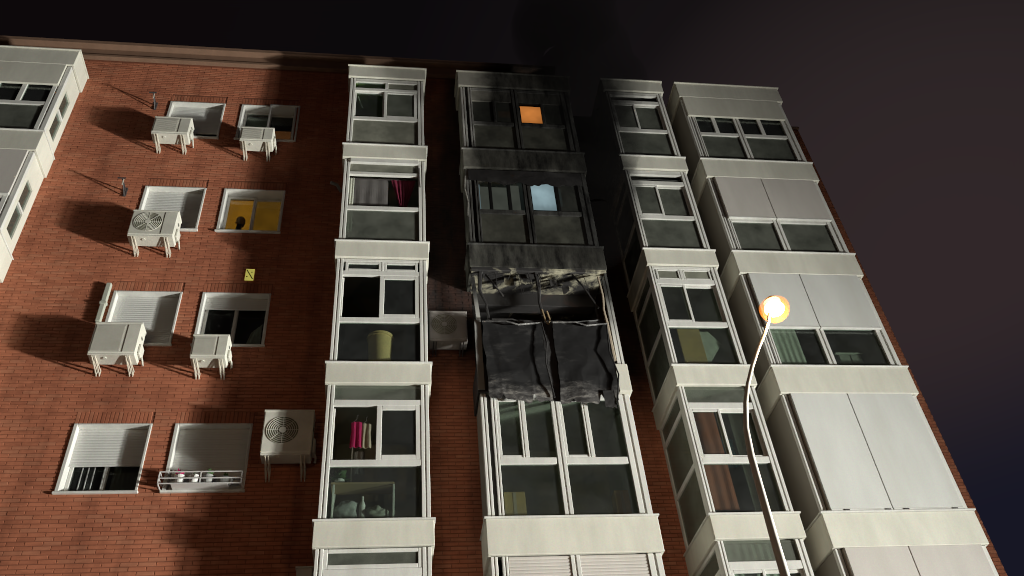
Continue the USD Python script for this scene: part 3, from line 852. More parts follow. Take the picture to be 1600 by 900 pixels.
# --- stack C: wide balconies, burnt out at the third storey down
def c_base(B, left='glass', right='glass', low='glass_dusty', c0=1.17, c1=1.31):
    x0, x1 = B.x0, B.x1
    B.post(x0, x0 + 0.10)
    B.s('post', box(x0 + 0.101, x0 + 0.165, YF + 0.03, YF + 0.08, B.z + 0.006, B.z + B.top), 'gasket')
    B.post(x0 + 0.166, x0 + 0.25)
    B.post(x0 + c0, x0 + c1)
    B.post(x1 - 0.21, x1)
    hv = [(x0 + 0.25, x0 + c0), (x0 + c1, x1 - 0.21)]
    for i, (a, b) in enumerate(hv):
        B.rail(a, b, 0.007, 0.05)
        B.pane(a, b, 0.05, 0.93, low)
        B.rail(a, b - 0.02, 0.93, 1.05)
        B.rail(a, b, B.top - 0.10, B.top - 0.001)
    return hv


B = Bay('C', 0, 'topmost balcony of the burnt stack, blackened by smoke, one pane lit orange', 'room_dark')
hv = c_base(B, low='glass_frost')
(a, b), (c, d) = hv
for s0, s1 in hv:
    m = (s0 + s1) / 2 + 0.03
    B.s('upper_panel', box(s0, s1, YF + 0.01, YF + 0.04, B.z + 1.80, B.z + B.top - 0.101), 'panel')
    B.rail(m - 0.03, m + 0.04, 1.051, 1.799)
B.pane(a, (a + b) / 2, 1.05, 1.80, 'glass_dusty')
B.pane((a + b) / 2 + 0.07, b, 1.05, 1.80, 'glass_dusty')
B.pane((c + d) / 2 + 0.07, d, 1.05, 1.80, 'glass_dusty')
B.s('lit_blind_and_reflection', slats(c + 0.02, (c + d) / 2 + 0.0, B.z + 1.052, B.z + 1.74, YF + 0.055, 0.035, 0.006, 0.012), 'orange_lit')
B.s('sash', frame_of(c, (c + d) / 2 + 0.03, YF + 0.012, YF + 0.04, B.z + 1.05, B.z + 1.80, 0.03), 'gasket')
B.s('lit_blind_and_reflection', [box(a + 0.58, a + 0.86, YF + 0.06, YF + 0.065, B.z + 1.30, B.z + 1.52, 0.002)], 'orange_dim')  # glowing box imitates an orange reflection in the upper left pane
B.s('lit_blind_and_reflection', box(a + 0.50, a + 0.84, YF + 0.06, YF + 0.065, B.z + 0.52, B.z + 0.90, 0.002), 'orange_dim')  # same painted reflection, in the lower left pane
B.side(True, solid='panel'), B.side(False, solid='panel')

B = Bay('C', 1, 'second balcony of the burnt stack, sooty, a bluish light inside', 'room')
hv = c_base(B, low='glass_frost')
(a, b), (c, d) = hv
B.s('lit_curtain', sheet(c + 0.02, c + 0.52, B.z + 1.052, B.z + 1.93, YF + 0.060, 30, 16, 0.012, 3.0, 14, folds=0.010, nfold=4), 'blue_lit')
B.s('sash', frame_of(c - 0.005, c + 0.545, YF + 0.012, YF + 0.04, B.z + 1.05, B.z + 2.0, 0.03), 'gasket')
B.s('stile', box(c + 0.535, c + 0.60, YF + 0.01, YF + 0.05, B.z + 1.051, B.z + 2.0), 'gasket')
B.s('lit_blind_and_reflection', box(c + 0.605, c + 0.66, YF + 0.055, YF + 0.06, B.z + 1.25, B.z + 1.80), 'blue_lit')
B.s('lit_blind_and_reflection', box(a + 0.0, a + 0.018, YF + 0.02, YF + 0.06, B.z + 1.06, B.z + 1.80), 'blue_lit')
B.pane(c + 0.60, d, 1.05, 2.1, 'glass_dusty')
B.s('lit_blind_and_reflection', box(a + 0.02, a + 0.20, YF + 0.060, YF + 0.066, B.z + 1.06, B.z + 1.78), 'blue_dim')
B.s('lit_blind_and_reflection', box(a + 0.27, a + 0.58, YF + 0.064, YF + 0.07, B.z + 1.06, B.z + 1.78), 'blue_dim')
B.s('lit_blind_and_reflection', box(a + 0.66, a + 0.84, YF + 0.064, YF + 0.07, B.z + 1.06, B.z + 1.85), 'blue_dim')
B.s('stile', box(a + 0.205, a + 0.265, YF + 0.01, YF + 0.05, B.z + 1.051, B.z + 2.0), 'gasket')
B.s('stile', box(a + 0.585, a + 0.655, YF + 0.01, YF + 0.05, B.z + 1.051, B.z + 2.0), 'gasket')
B.s('burnt_strip', sheet(B.x0 + 0.05, B.x1 - 0.1, B.z + 1.82, B.z + 2.22, YF - 0.02, 50, 10, 0.02, 4, 2, ragged=0.10), M['char'])
B.s('twisted_frame', tube([(B.x0 - 0.02, YF - 0.02, B.z + 2.0), (B.x0 - 0.05, YF - 0.06, B.z + 1.6), (B.x0 + 0.01, YF - 0.03, B.z + 1.2), (B.x0 - 0.02, YF - 0.04, B.z + 0.8)], 0.012, 6), 'ash' if False else M['ash'])
B.side(True, solid='panel'), B.side(False, solid='panel')

B = Bay('C', 2, 'burnt out balcony, glass gone, black warped sheets hanging over its front', band=False, room_mesh=False)
x0, x1, z = B.x0, B.x1, B.z
B.s('band', [box(x0 - 0.04, x0 + 2.36, YB, YF - 0.001, z - B.hb, z - 0.02), box(x0 - 0.04, x0, YF, -0.004, z - B.hb, z - 0.02)], M['char'], label='charred left length of the band')
B.s('band', box(x1 - 0.17, x1 + 0.05, YB - 0.01, -0.004, z - B.hb + 0.02, z + 0.006), 'panel', label='white right end of the band left unburnt')
top = H - B.hb
t = 0.035
B.s('room_floor', pbox(x0 + 0.09, x1 - 0.09, YF + 0.1, 2.2, z - 0.028, z + 0.0), M['burnt_wall'])
B.s('room_ceiling', pbox(x0 + 0.02, x1 - 0.02, YF + 0.02, 2.2, z + top, z + top + 0.028), M['burnt_ceiling'])
B.s('room_wall', pbox(x0 + 0.05, x1 - 0.05, 2.2, 2.24, z, z + top), M['burnt_wall'])
B.s('room_wall', pbox(x0 + 0.05, x0 + 0.09, 0.05, 2.2, z, z + top), M['burnt_wall'])
B.s('room_wall', pbox(x1 - 0.09, x1 - 0.05, 0.05, 2.2, z, z + top), M['burnt_wall'])
B.s('head_rail', box(x0 - 0.02, x1 + 0.02, YF - 0.04, YF + 0.05, z + top - 0.08, z + top - 0.002), M['burnt_ceiling'])
B.s('lintel', box(x0 + 0.1, x1 - 0.1, 0.02, 0.25, z + top - 0.30, z + top - 0.001), M['burnt_wall'])
B.s('post', [bar((x0 + 0.02, YF - 0.03, z - 0.55), (x0 + 0.03, YF - 0.03, z + 0.95), 0.11, 0.08)], M['greycloth'])
B.s('post', [bar((x0 + 0.06, YF, z + 0.95), (x0 + 0.0, YF + 0.01, z + 2.02), 0.07, 0.05)], 'white', label='strip of white post left of the burnt opening')
B.s('post', tube([(x0 + 0.26, YF + 0.03, z + 0.85), (x0 + 0.22, YF + 0.03, z + 1.4), (x0 + 0.12, YF + 0.05, z + 1.75), (x0 + 0.16, YF + 0.03, z + 2.2)], [0.028, 0.02, 0.035, 0.05], 6), M['char'])
B.s('mullion', tube([(x0 + 1.21, YF + 0.03, z + top - 0.05), (x0 + 1.23, YF + 0.02, z + 1.75), (x0 + 1.20, YF + 0.0, z + 1.45), (x0 + 1.24, YF + 0.02, z + 1.15)], [0.05, 0.035, 0.028, 0.03], 6), M['char'])
B.s('mullion', tube([(x0 + 1.23, YF - 0.01, z + 1.25), (x0 + 1.26, YF - 0.03, z + 0.98), (x0 + 1.30, YF - 0.05, z + 0.86), (x0 + 1.34, YF - 0.04, z + 1.0), (x0 + 1.31, YF - 0.03, z + 1.2)], 0.018, 6), 'wood', label='bent scorched stub of the centre mullion')
B.s('post', [bar((x1 - 0.07, YF, z + 0.01), (x1 - 0.05, YF, z + 2.0), 0.06, 0.05), bar((x1 + 0.0, YF + 0.0, z + 0.01), (x1 + 0.0, YF + 0.0, z + 2.2), 0.045, 0.06)], 'white', label='pair of white posts right of the burnt opening')
B.s('post', tube([(x1 - 0.145, YF - 0.02, z + 0.1), (x1 - 0.15, YF - 0.02, z + 0.95), (x1 - 0.17, YF - 0.04, z + 1.25), (x1 - 0.13, YF - 0.02, z + 1.6), (x1 - 0.15, YF - 0.01, z + 2.1)], [0.035, 0.03, 0.02, 0.022, 0.02], 6), 'beige')
B.s('mid_rail', sheet(x0 + 0.2, x1 - 0.2, z + 0.80, z + 1.02, YF + 0.01, 40, 6, 0.03, 3, 8, thick=0.02), M['char'])
def torn(a, b, lift, lean, seed):
    """Outline of one hanging sheet: sagging top edge, slanted sides, torn and notched hem."""
    def edge(u, q):
        hem = 0.16 * (meshkit.fbm(np.stack([u * 5, u * 0 + seed, u * 0], -1), 5, seed) - 0.5) - lift * (u - 0.5)
        notch = 0.10 * np.exp(-((u - 0.22) / 0.035) ** 2) + 0.14 * np.exp(-((u - 0.71) / 0.03) ** 2)
        zt_ = z + 0.87 - 0.07 * np.sin(u * 3.1) + 0.05 * (meshkit.fbm(np.stack([u * 6, u * 0 + seed + 9, u * 0], -1), 4, seed) - 0.5)
        zb_ = z - 0.83 + hem + notch
        side = 0.035 * (meshkit.fbm(np.stack([q * 4, q * 0 + seed, q * 0], -1), 4, seed + 2) - 0.5) * 2
        return a + (b - a) * u + lean * q + side, zt_ + (zb_ - zt_) * q
    return edge


for i, (a, b) in enumerate(((x0 + 0.10, x0 + 1.16), (x0 + 1.36, x1 - 0.19))):
    B.s('burnt_sheet', sheet(a, b, z - 0.83, z + 0.87, YB - 0.075, 64, 96, 0.035, 1.1, 11 + i, thick=0.008, crumple=0.03, edge=torn(a, b, (0.05, -0.07)[i], (0.03, -0.03)[i], 11 + i)), M['char_sheet'], smooth=40)
    B.s('burnt_frame', tube([(a, YB - 0.09, z + 0.85), (a + 0.4, YB - 0.13, z + 0.83), ((a + b) / 2 + 0.1, YB - 0.11, z + 0.77), (b, YB - 0.09, z + 0.84)], 0.018, 5), M['scorched_metal'])
    if i == 0:
        B.s('burnt_frame', tube([(b - 0.01, YB - 0.10, z + 0.84), (b + 0.03, YB - 0.14, z + 0.35), (b - 0.03, YB - 0.15, z - 0.1), (b + 0.05, YB - 0.11, z - 0.78)], 0.014, 5), M['char'])
    else:
        B.s('burnt_frame', tube([(b - 0.02, YB - 0.10, z + 0.80), (b - 0.08, YB - 0.16, z + 0.15), (b + 0.02, YB - 0.12, z - 0.30), (b - 0.10, YB - 0.11, z - 0.92)], 0.014, 5), M['char'])
rr = random.Random(4)
for i in range(9):                                       # bent slats, strips and wires left hanging
    xx = x0 + 0.25 + 2.0 * rr.random()
    zz = z + top - 0.06
    L = 0.18 + 0.55 * rr.random()
    B.s('hanging_wire', tube([(xx, YF + 0.02, zz), (xx + 0.05 * rr.uniform(-1, 1), YF - 0.02, zz - 0.4 * L), (xx + 0.10 * rr.uniform(-1, 1), YF + 0.03 * rr.uniform(-1, 1), zz - L)], [0.007, 0.006, 0.004], 5), M['char'])
for i in range(7):
    xx, zz = x0 + 0.2 + 2.1 * rr.random(), z + top - 0.03
    w_, h_ = 0.08 + 0.16 * rr.random(), 0.10 + 0.22 * rr.random()
    B.s('peeling_plaster', sheet(xx, xx + w_, zz - h_, zz, YF + 0.10 + 0.3 * rr.random(), 8, 8, 0.04, 6, 40 + i, thick=0.012, ragged=0.12), M['burnt_ceiling'], smooth=40)
for i in range(6):
    xx, zz = x0 + 0.22 + 2.1 * rr.random(), z + 0.86
    p = np.array([[0, 0], [0.05 + 0.10 * rr.random(), 0.01], [0.03 + 0.03 * rr.random(), 0.10 + 0.16 * rr.random()]])
    g = trimesh.creation.extrude_polygon(sg.Polygon(p), 0.004, engine='earcut')
    v = g.vertices.copy()
    g.vertices = np.stack([xx + v[:, 0], YF + 0.01 + v[:, 2], zz + v[:, 1]], -1)
    B.s('glass_shard', g, 'glass_dusty')
for (ax, az, bx, bz) in ((0.30, 1.02, 1.10, 0.86), (1.42, 0.90, 2.28, 1.06), (1.9, 2.15, 2.30, 1.35), (0.25, 2.1, 0.55, 1.6)):
    m1 = ((ax + bx) / 2 + 0.06 * rr.uniform(-1, 1), (az + bz) / 2 + 0.08 * rr.uniform(-1, 1))
    B.s('twisted_frame', tube([(x0 + ax, YF + 0.0, z + az), (x0 + m1[0], YF - 0.05, z + m1[1]), (x0 + bx, YF + 0.03, z + bz)], [0.022, 0.016, 0.02], 5), M['char'])
B.s('loose_panel', sheet(x0 + 2.05, x0 + 2.24, z - 0.98, z - 0.62, YB - 0.10, 10, 16, 0.04, 4, 77, thick=0.01, ragged=0.10), M['char'], smooth=40)
B.s('burnt_strip', sheet(x0 + 1.165, x0 + 1.355, z - 0.80, z + 0.86, YB - 0.03, 10, 40, 0.035, 3, 31, thick=0.012, ragged=0.05, crumple=0.04), M['char'], smooth=50)

B = Bay('C', 3, 'balcony below the fire with clean white posts and six panes', 'room')
hv = c_base(B, low='glass')
for s0, s1 in hv:
    B.sash(s0, s0 + 0.43, 1.051, B.top - 0.101, 'glass', 0.045)
    B.s('stile', [box(s0 + 0.37, s0 + 0.395, YF - 0.004, YF + 0.05, B.z + 1.051, B.z + B.top - 0.101), box(s0 + 0.41, s0 + 0.475, YF - 0.004, YF + 0.05, B.z + 1.051, B.z + B.top - 0.101)], 'white')
    B.pane(s0 + 0.475, s1, 1.05, B.top - 0.1, 'glass', YF + 0.045)
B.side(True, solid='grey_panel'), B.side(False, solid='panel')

B = Bay('C', 4, 'lowest balcony of the burnt stack, slatted shutters down', 'room_dark')
x0 = B.x0
for a, b in ((B.x0, B.x0 + 0.10), (B.x0 + 0.166, B.x0 + 0.25), (B.x0 + 1.17, B.x0 + 1.31), (B.x1 - 0.21, B.x1)):
    B.post(a, b)
for a, b in ((x0 + 0.26, x0 + 1.165), (x0 + 1.315, B.x1 - 0.215)):
    B.s('shutter', slats(a, b, B.z + 0.05, B.z + B.top - 0.002, YF + 0.012, 0.05, 0.008), 'blind', smooth=25)
B.side(True, solid='panel'), B.side(False, solid='panel')

# ------------------------------------------------------------------ air conditioners on the wall
def ac_unit(x0, x1, z0, z1, label, yf=-0.45, depth=0.30, fan=0.5, fan_r=None, legs=0.10, cover=True, wall_y=0.0, plain=False, cm='ac'):
    t = thing('air_conditioner', label, 'air conditioner', 'air conditioners on the brick wall')
    w, h = x1 - x0, z1 - z0
    obj('casing', [box(x0, x1, yf, yf + depth, z0, z1, 0.018), box(x0 - 0.006, x1 + 0.006, yf - 0.006, yf + depth + 0.004, z1 - 0.03, z1 + 0.006, 0.006)], M[cm], t)
    r = fan_r or 0.40 * h
    cx, cz = x0 + w * fan, z0 + h * 0.52
    if plain:
        obj('front_grille', [box(x0 + 0.03, x0 + 0.66 * w, yf - 0.004, yf - 0.001, z0 + 0.03, z1 - 0.05, 0.001)] + [box(x0 + 0.04, x0 + 0.65 * w, yf - 0.012, yf - 0.005, z0 + 0.04 + i * 0.022, z0 + 0.052 + i * 0.022, 0.001) for i in range(int((h - 0.11) / 0.022))], M['ac_front'], t)
    else:
        obj('fan_opening', cyl((cx, yf - 0.003, cz), (cx, yf + 0.02, cz), r, 32), M['ac_fan'], t)
        g = [ring((cx, yf - 0.006, cz), r * q, 0.005, 'y', 36, 5) for q in (1.0, 0.87, 0.74, 0.61, 0.48, 0.35)]
        for i in range(8):
            an = i * math.pi / 4
            g.append(bar((cx + 0.15 * r * math.cos(an), yf - 0.008, cz + 0.15 * r * math.sin(an)), (cx + r * math.cos(an), yf - 0.008, cz + r * math.sin(an)), 0.006))
        g.append(cyl((cx, yf - 0.014, cz), (cx, yf - 0.002, cz), 0.22 * r, 20))
        obj('fan_grille', g, M[cm], t)
    obj('seam_panel', box(x0 + 0.72 * w, x1 - 0.012, yf - 0.008, yf - 0.001, z0 + 0.02, z1 - 0.05, 0.003), M[cm], t)
    obj('base_tray', [box(x0 + 0.01, x1 - 0.01, yf + 0.01, yf + depth - 0.01, z0 - 0.03, z0 - 0.001, 0.005), cyl((x0 + 0.35 * w, yf + 0.1, z0 - 0.045), (x0 + 0.35 * w, yf + 0.1, z0 - 0.03), 0.03, 10)], M[cm], t)
    if cover:
        obj('valve_cover', box(x1 + 0.001, x1 + 0.05, yf + 0.08, yf + depth - 0.03, z0 + 0.05, z0 + 0.33 * h + 0.05, 0.014), M[cm], t)
        obj('side_handle', box(x1 + 0.001, x1 + 0.012, yf + 0.10, yf + 0.17, z0 + 0.6 * h, z0 + 0.66 * h, 0.003), M['ac_dark'], t)
        obj('pipe', tube([(x1 + 0.03, yf + 0.18, z0 + 0.12), (x1 + 0.06, yf + 0.22, z0 + 0.04), (x1 + 0.05, yf + 0.34, z0 + 0.02), (x1 + 0.03, wall_y - 0.02, z0 + 0.06)], 0.016, 8), M[cm], t)
    for xx in (x0 + 0.10 * w, x0 + 0.80 * w):
        ms = []
        for dx in (0.0, 0.05):
            a = xx + dx
            zz = z0 - 0.045
            ms += [box(a, a + 0.016, yf + 0.01, wall_y - 0.004, zz - 0.018, zz, 0.003), bar((a + 0.008, yf + 0.03, zz - 0.014), (a + 0.008, wall_y - 0.03, zz - legs), 0.015), box(a, a + 0.016, wall_y - 0.024, wall_y - 0.004, zz - legs - 0.02, zz - 0.019, 0.003)]
        obj('bracket', ms, M['bracket' if cm == 'ac' else 'iron'], t)
    return t


ac_unit(-5.00, -4.25, 16.72, 17.24, 'air conditioner hung beside the top left window, its underside lit', plain=True)
ac_unit(-3.20, -2.52, 16.60, 17.02, 'small air conditioner hung below the top right window with the orange pane', fan_r=0.15, plain=True)
ac_unit(-4.86, -4.03, 13.70, 14.35, 'air conditioner with a round fan under the closed second row shutter', fan_r=0.25, fan=0.38)
ac_unit(-4.92, -4.16, 10.92, 11.57, 'large air conditioner with a long grille under the third row closed shutter', fan=0.36, fan_r=0.20, plain=True)
ac_unit(-3.29, -2.70, 10.87, 11.33, 'small air conditioner under the dark third row window', fan_r=0.15, fan=0.36, plain=True)
ac_unit(-1.95, -1.17, 9.02, 9.81, 'square air conditioner beside the narrow left stack, big fan half in shade', yf=-0.42, fan_r=0.25, fan=0.40, legs=0.22)
ac_unit(0.72, 1.41, 11.38, 12.03, 'sooty air conditioner on the wall between narrow and burnt stacks', yf=-0.34, depth=0.28, fan_r=0.24, fan=0.40, cover=False, cm='ac_sooty', legs=0.08)

# ------------------------------------------------------------------ small things on the wall
obj('pipe_cover', [box(-5.10, -5.01, -0.085, -0.004, 11.90, 12.81, 0.012), box(-5.115, -4.995, -0.095, -0.003, 12.30, 12.36, 0.008)], M['palecloth'], label='white pipe cover strip running up beside the third row closed window', cat='pipe cover')


def line_bracket(x, z, label, L=0.34):
    t = thing('clothes_line_bracket', label, 'bracket', 'clothes line brackets')
    obj('wall_plate', box(x - 0.03, x + 0.03, -0.02, -0.003, z - 0.16, z + 0.10, 0.004), M['iron'], t)
    obj('arm', bar((x, -0.02, z), (x, -L, z + 0.02), 0.022), M['iron'], t)
    obj('cross_bar', bar((x - 0.09, -L, z + 0.02), (x + 0.07, -L, z + 0.02), 0.022, 0.018), M['iron'], t)
    obj('brace', bar((x, -0.015, z - 0.14), (x, -0.28, z + 0.0), 0.018), M['iron'], t)
    obj('hook', bar((x + 0.02, -L + 0.03, z + 0.02), (x + 0.02, -L + 0.03, z - 0.14), 0.014), M['bracket'], t)


line_bracket(-5.24, 18.2, 'dark iron clothes line bracket left of the topmost left window')
line_bracket(-5.30, 15.35, 'dark iron clothes line bracket left of the second row closed shutter')

sg_t = thing('gas_sign', 'small yellow square sign, given its own glow, with a dark diagonal on the shaded brick', 'sign')
obj('plate', box(-2.70, -2.54, -0.020, -0.006, 12.99, 13.28, 0.003), M['sign_glow_yellow'], sg_t)
obj('diagonal', bar((-2.685, -0.022, 13.255), (-2.555, -0.022, 13.02), 0.018, 0.004), M['olive'], sg_t)
obj('dot', [cyl((-2.665, -0.0245, 13.08), (-2.665, -0.0205, 13.08), 0.014, 10), cyl((-2.585, -0.0245, 13.19), (-2.585, -0.0205, 13.19), 0.012, 10)], M['olive'], sg_t)

rk = thing('flower_rack', 'white wire flower rack in front of the bottom row closed window', 'flower rack')
rx0, rx1, rz = -3.42, -2.20, 8.60
obj('rack_frame', [bar((rx0, -0.24, z), (rx1, -0.24, z), 0.014) for z in (rz, rz + 0.09, rz + 0.20)] + [bar((x, -0.24, z), (x, 0.0, z), 0.014) for x in (rx0, rx1) for z in (rz, rz + 0.09, rz + 0.20)]
    + [bar((x, -0.24, rz), (x, -0.24, rz + 0.2), 0.014) for x in (rx0, (rx0 + rx1) / 2, rx1)], M['pot'], rk)
obj('rack_floor', box(rx0 + 0.18, rx1 - 0.2, -0.22, -0.02, rz + 0.004, rz + 0.02, 0.003), M['pot'], rk)
for i, (x, lab) in enumerate(((-3.14, 'white flower pot with pink bits, leftmost in the rack'), (-2.93, 'round white flower pot, second from left in the rack'), (-2.72, 'greyish flower pot, third from left in the rack'), (-2.46, 'low grey trough, rightmost in the rack'))):
    t = thing('flower_pot', lab, 'flower pot', 'flower pots in the rack')
    r0 = 0.075 if i < 3 else 0.07
    prof = [(0.001, 0), (r0 * 0.72, 0), (r0, 0.14), (r0 * 1.08, 0.14), (r0 * 1.08, 0.165), (r0 * 0.9, 0.165), (0.001, 0.14)]
    pm = trimesh.creation.revolve(np.array(prof), sections=18)
    if i == 3:
        pm.apply_scale([1.9, 1.0, 0.75])
    pm.apply_translation([x, -0.125, rz + 0.021])
    obj('pot', pm, M['pot'] if i < 2 else M['greycloth'], t)
    lv = []
    for j in range(26):
        an, el = random.uniform(0, 6.28), random.uniform(0.3, 1.4)
        L = random.uniform(0.05, 0.16) * (0.6 if i in (1, 3) else 1.0)
        p = np.array([x, -0.125, rz + 0.17])
        d = np.array([math.cos(an) * math.cos(el), math.sin(an) * math.cos(el), math.sin(el)])
        s = np.cross(d, [0, 0, 1.0])
        s = s / np.linalg.norm(s) * L * 0.22
        lv.append(trimesh.Trimesh([p, p + d * L * 0.5 + s, p + d * L, p + d * L * 0.5 - s], [[0, 1, 2], [0, 2, 3]], process=False))
    obj('plant', lv, M['leaf'] if i else M['magenta'], t)

obj('meter_box', [box(-1.24, -1.02, -0.28, -0.004, 6.85, 7.19, 0.01), box(-1.26, -1.0, -0.3, -0.004, 7.191, 7.21, 0.004)], M['ac'], label='small white box on the wall beside the lowest narrow left balcony', cat='box')
obj('wall_spout', tube([(-1.24, -0.30, 15.50), (-1.12, -0.20, 15.55), (-1.05, -0.02, 15.55)], 0.035, 10), M['greycloth'], label='short grey spout on the wall left of the narrow left stack', cat='spout')

# ------------------------------------------------------------------ things kept on the balconies
z = ZT[2]
t = thing('bin', 'yellow plastic bin behind the lower glass of the narrow left stack', 'bin')
v = []
prof = [(0.001, 0), (0.185, 0), (0.215, 0.66), (0.228, 0.66), (0.228, 0.71), (0.20, 0.71), (0.17, 0.03), (0.001, 0.03)]
pm = trimesh.creation.revolve(np.array(prof), sections=28)
pm.apply_translation([-0.14, YF + 0.28, z + 0.06])
obj('body', pm, M['yellow'], t, smooth=30)
obj('rim', ring((0, 0, 0), 0.228, 0.012, 'z', 28, 6).apply_translation([-0.14, YF + 0.28, z + 0.765]), M['yellow'], t, smooth=30)

z = ZT[3]
t = thing('shelf', 'pale wooden shelf table behind the lower glass of a narrow left balcony', 'shelf')
obj('top', box(-0.82, 0.13, YF + 0.08, YF + 0.42, z + 0.66, z + 0.69), M['wood'], t)
for xx in (-0.79, 0.105):
    for yy in (YF + 0.09, YF + 0.38):
        obj('leg', box(xx, xx + 0.03, yy, yy + 0.03, z + 0.004, z + 0.659), M['white'], t)
bag = trimesh.creation.icosphere(3, 0.19)
bag.vertices *= [1.0, 0.7, 1.0]
bag.vertices += (meshkit.fbm(bag.vertices * 8, 4, 3) - 0.5)[:, None] * bag.vertices * 0.9
obj('plastic_bag', bag.apply_translation([-0.58, YF + 0.22, z + 0.24]), M['greycloth'], smooth=True, label='crumpled pale plastic bag on the balcony floor under the wooden shelf', cat='bag')
bag = trimesh.creation.icosphere(3, 0.17)
bag.vertices *= [1.1, 0.7, 0.8]
bag.vertices += (meshkit.fbm(bag.vertices * 9, 4, 8) - 0.5)[:, None] * bag.vertices * 0.9
obj('plastic_bag', bag.apply_translation([-0.12, YF + 0.22, z + 0.20]), M['ac_grey'], smooth=True, label='grey bag on the balcony floor right under the wooden shelf', cat='bag')
obj('bottle', trimesh.creation.revolve(np.array([(0.001, 0), (0.05, 0), (0.05, 0.34), (0.018, 0.44), (0.018, 0.50), (0.001, 0.50)]), sections=16).apply_translation([-0.34, YF + 0.2, z + 0.004]), M['pot'], smooth=30, label='white bottle standing between the bags under the wooden shelf', cat='bottle')
t = thing('house_plant', 'bushy house plant on the left end of the wooden shelf', 'plant')
obj('pot', trimesh.creation.revolve(np.array([(0.001, 0), (0.06, 0), (0.08, 0.12), (0.001, 0.12)]), sections=14).apply_translation([-0.70, YF + 0.26, z + 0.691]), M['pot'], t)
lv = []
for j in range(70):
    an, el, L = random.uniform(0, 6.28), random.uniform(-0.2, 1.4), random.uniform(0.08, 0.22)
    p = np.array([-0.70, YF + 0.26, z + 0.82])
    d = np.array([math.cos(an) * math.cos(el), 0.6 * math.sin(an) * math.cos(el), math.sin(el)])
    s = np.cross(d, [0.1, 0, 1.0])
    s = s / np.linalg.norm(s) * L * 0.3
    lv.append(trimesh.Trimesh([p, p + d * L * 0.5 + s, p + d * L, p + d * L * 0.5 - s], [[0, 1, 2], [0, 2, 3]], process=False))
obj('leaves', lv, M['leaf'], t)


def garment(name, x, w, z1, L, y, m, label, seed, sleeves=True):
    t = thing(name, label, 'garment', None)
    obj('cloth', sheet(x - w / 2, x + w / 2, z1 - L, z1, y, 14, 20, 0.01, 5, seed, folds=0.02, nfold=2,
                       edge=lambda u, q: (x + (u - 0.5) * w * (1.0 - 0.15 * np.cos(q * 3) * (q > 0.3)), z1 - L * q - 0.10 * w * np.abs(u - 0.5) * 2 * (1 - q))), M[m], t, smooth=50)
    obj('hanger', tube([(x - w * 0.4, y + 0.004, z1 - 0.02), (x, y + 0.004, z1 + 0.05), (x, y + 0.004, z1 + 0.11), (x + 0.02, y + 0.004, z1 + 0.13)], 0.006, 5), M['iron'], t)


garment('shirt', -0.48, 0.17, z + 1.86, 0.48, YF + 0.22, 'magenta', 'magenta shirt hanging inside the open sash of the narrow left stack', 3)
garment('towel', -0.33, 0.16, z + 1.84, 0.46, YF + 0.24, 'beige', 'beige striped towel hanging right of the magenta shirt', 4)
garment('blouse', -0.42, 0.16, z + 1.42, 0.42, YF + 0.40, 'greycloth', 'grey garment hanging below and behind the magenta shirt', 5)
z = ZT[1]
t = thing('red_cloth', 'wine red cloth gathered in the wide opening of the narrow left stack', 'cloth')
obj('cloth', sheet(-0.1, 0.5, z + 1.0, z + 1.96, YF + 0.13, 26, 20, 0.012, 4, 6, folds=0.02, nfold=5,
                   edge=lambda u, q: (0.24 + (u - 0.5) * 0.50 * (1 - 0.85 * q), z + 1.96 - 0.94 * q)), M['wine'], t, smooth=50)
obj('rod', cyl((-0.82, YF + 0.14, z + 1.975), (0.53, YF + 0.14, z + 1.975), 0.012, 8), M['iron'], t)

z = ZT[3]


def carton(x0, x1, y0, y1, z0, z1, label):
    t = thing('cardboard_box', label, 'box')
    obj('body', box(x0, x1, y0, y1, z0, z1, 0.004), M['card'], t)
    obj('flap', [box(x0, x1, y0 - 0.002, (y0 + y1) / 2 - 0.003, z1 + 0.001, z1 + 0.008, 0.001), box(x0, x1, (y0 + y1) / 2 + 0.003, y1, z1 + 0.001, z1 + 0.008, 0.001)], M['card'], t)
    obj('tape', box((x0 + x1) / 2 - 0.025, (x0 + x1) / 2 + 0.025, y0 - 0.004, y0 - 0.001, z0 + 0.02, z1, 0.0005), M['beige'], t)


carton(1.80, 2.13, YF + 0.12, YF + 0.36, z + 0.01, z + 0.50, 'cardboard box behind the lower left glass under the burnt sheets')
carton(3.55, 3.78, YF + 0.14, YF + 0.36, z + 0.01, z + 0.52, 'smaller brown box behind the lower right glass under the burnt sheets')
z = ZT[2]
cb = obj('cardboard_sheet', box(5.24, 5.66, YF + 0.075, YF + 0.105, z + 0.06, z + 0.92, 0.004), M['card'], label='sheet of tan cardboard leaning behind the narrow right stack glass', cat='cardboard')
obj('plastic_sheet', sheet(5.62, 6.05, z + 0.1, z + 0.9, YF + 0.12, 20, 20, 0.02, 4, 12, edge=lambda u, q: (5.60 + 0.02 * u + u * 0.42 * (1 - np.abs(q - 0.35) * 1.35).clip(0.05), z + 0.90 - 0.80 * q)), M['palecloth'], smooth=50, label='crumpled grey plastic sheet beside the leaning tan cardboard', cat='plastic sheet')
t = thing('cabinet', 'low pale cabinet behind the right glass below the street lamp glow', 'cabinet')
obj('body', box(8.30, 8.78, YF + 0.25, YF + 0.55, z + 0.01, z + 0.50), M['greycloth'], t)
obj('top', box(8.26, 8.82, YF + 0.22, YF + 0.57, z + 0.501, z + 0.53), M['palecloth'], t)
obj('door', [box(8.32, 8.53, YF + 0.236, YF + 0.249, z + 0.04, z + 0.48), box(8.55, 8.76, YF + 0.236, YF + 0.249, z + 0.04, z + 0.48)], M['ac_grey'], t)

# ------------------------------------------------------------------ the person at the amber window
import manifold3d as m3


def ball(p, r):
    return m3.Manifold.sphere(r, 24).translate([float(v) for v in p])


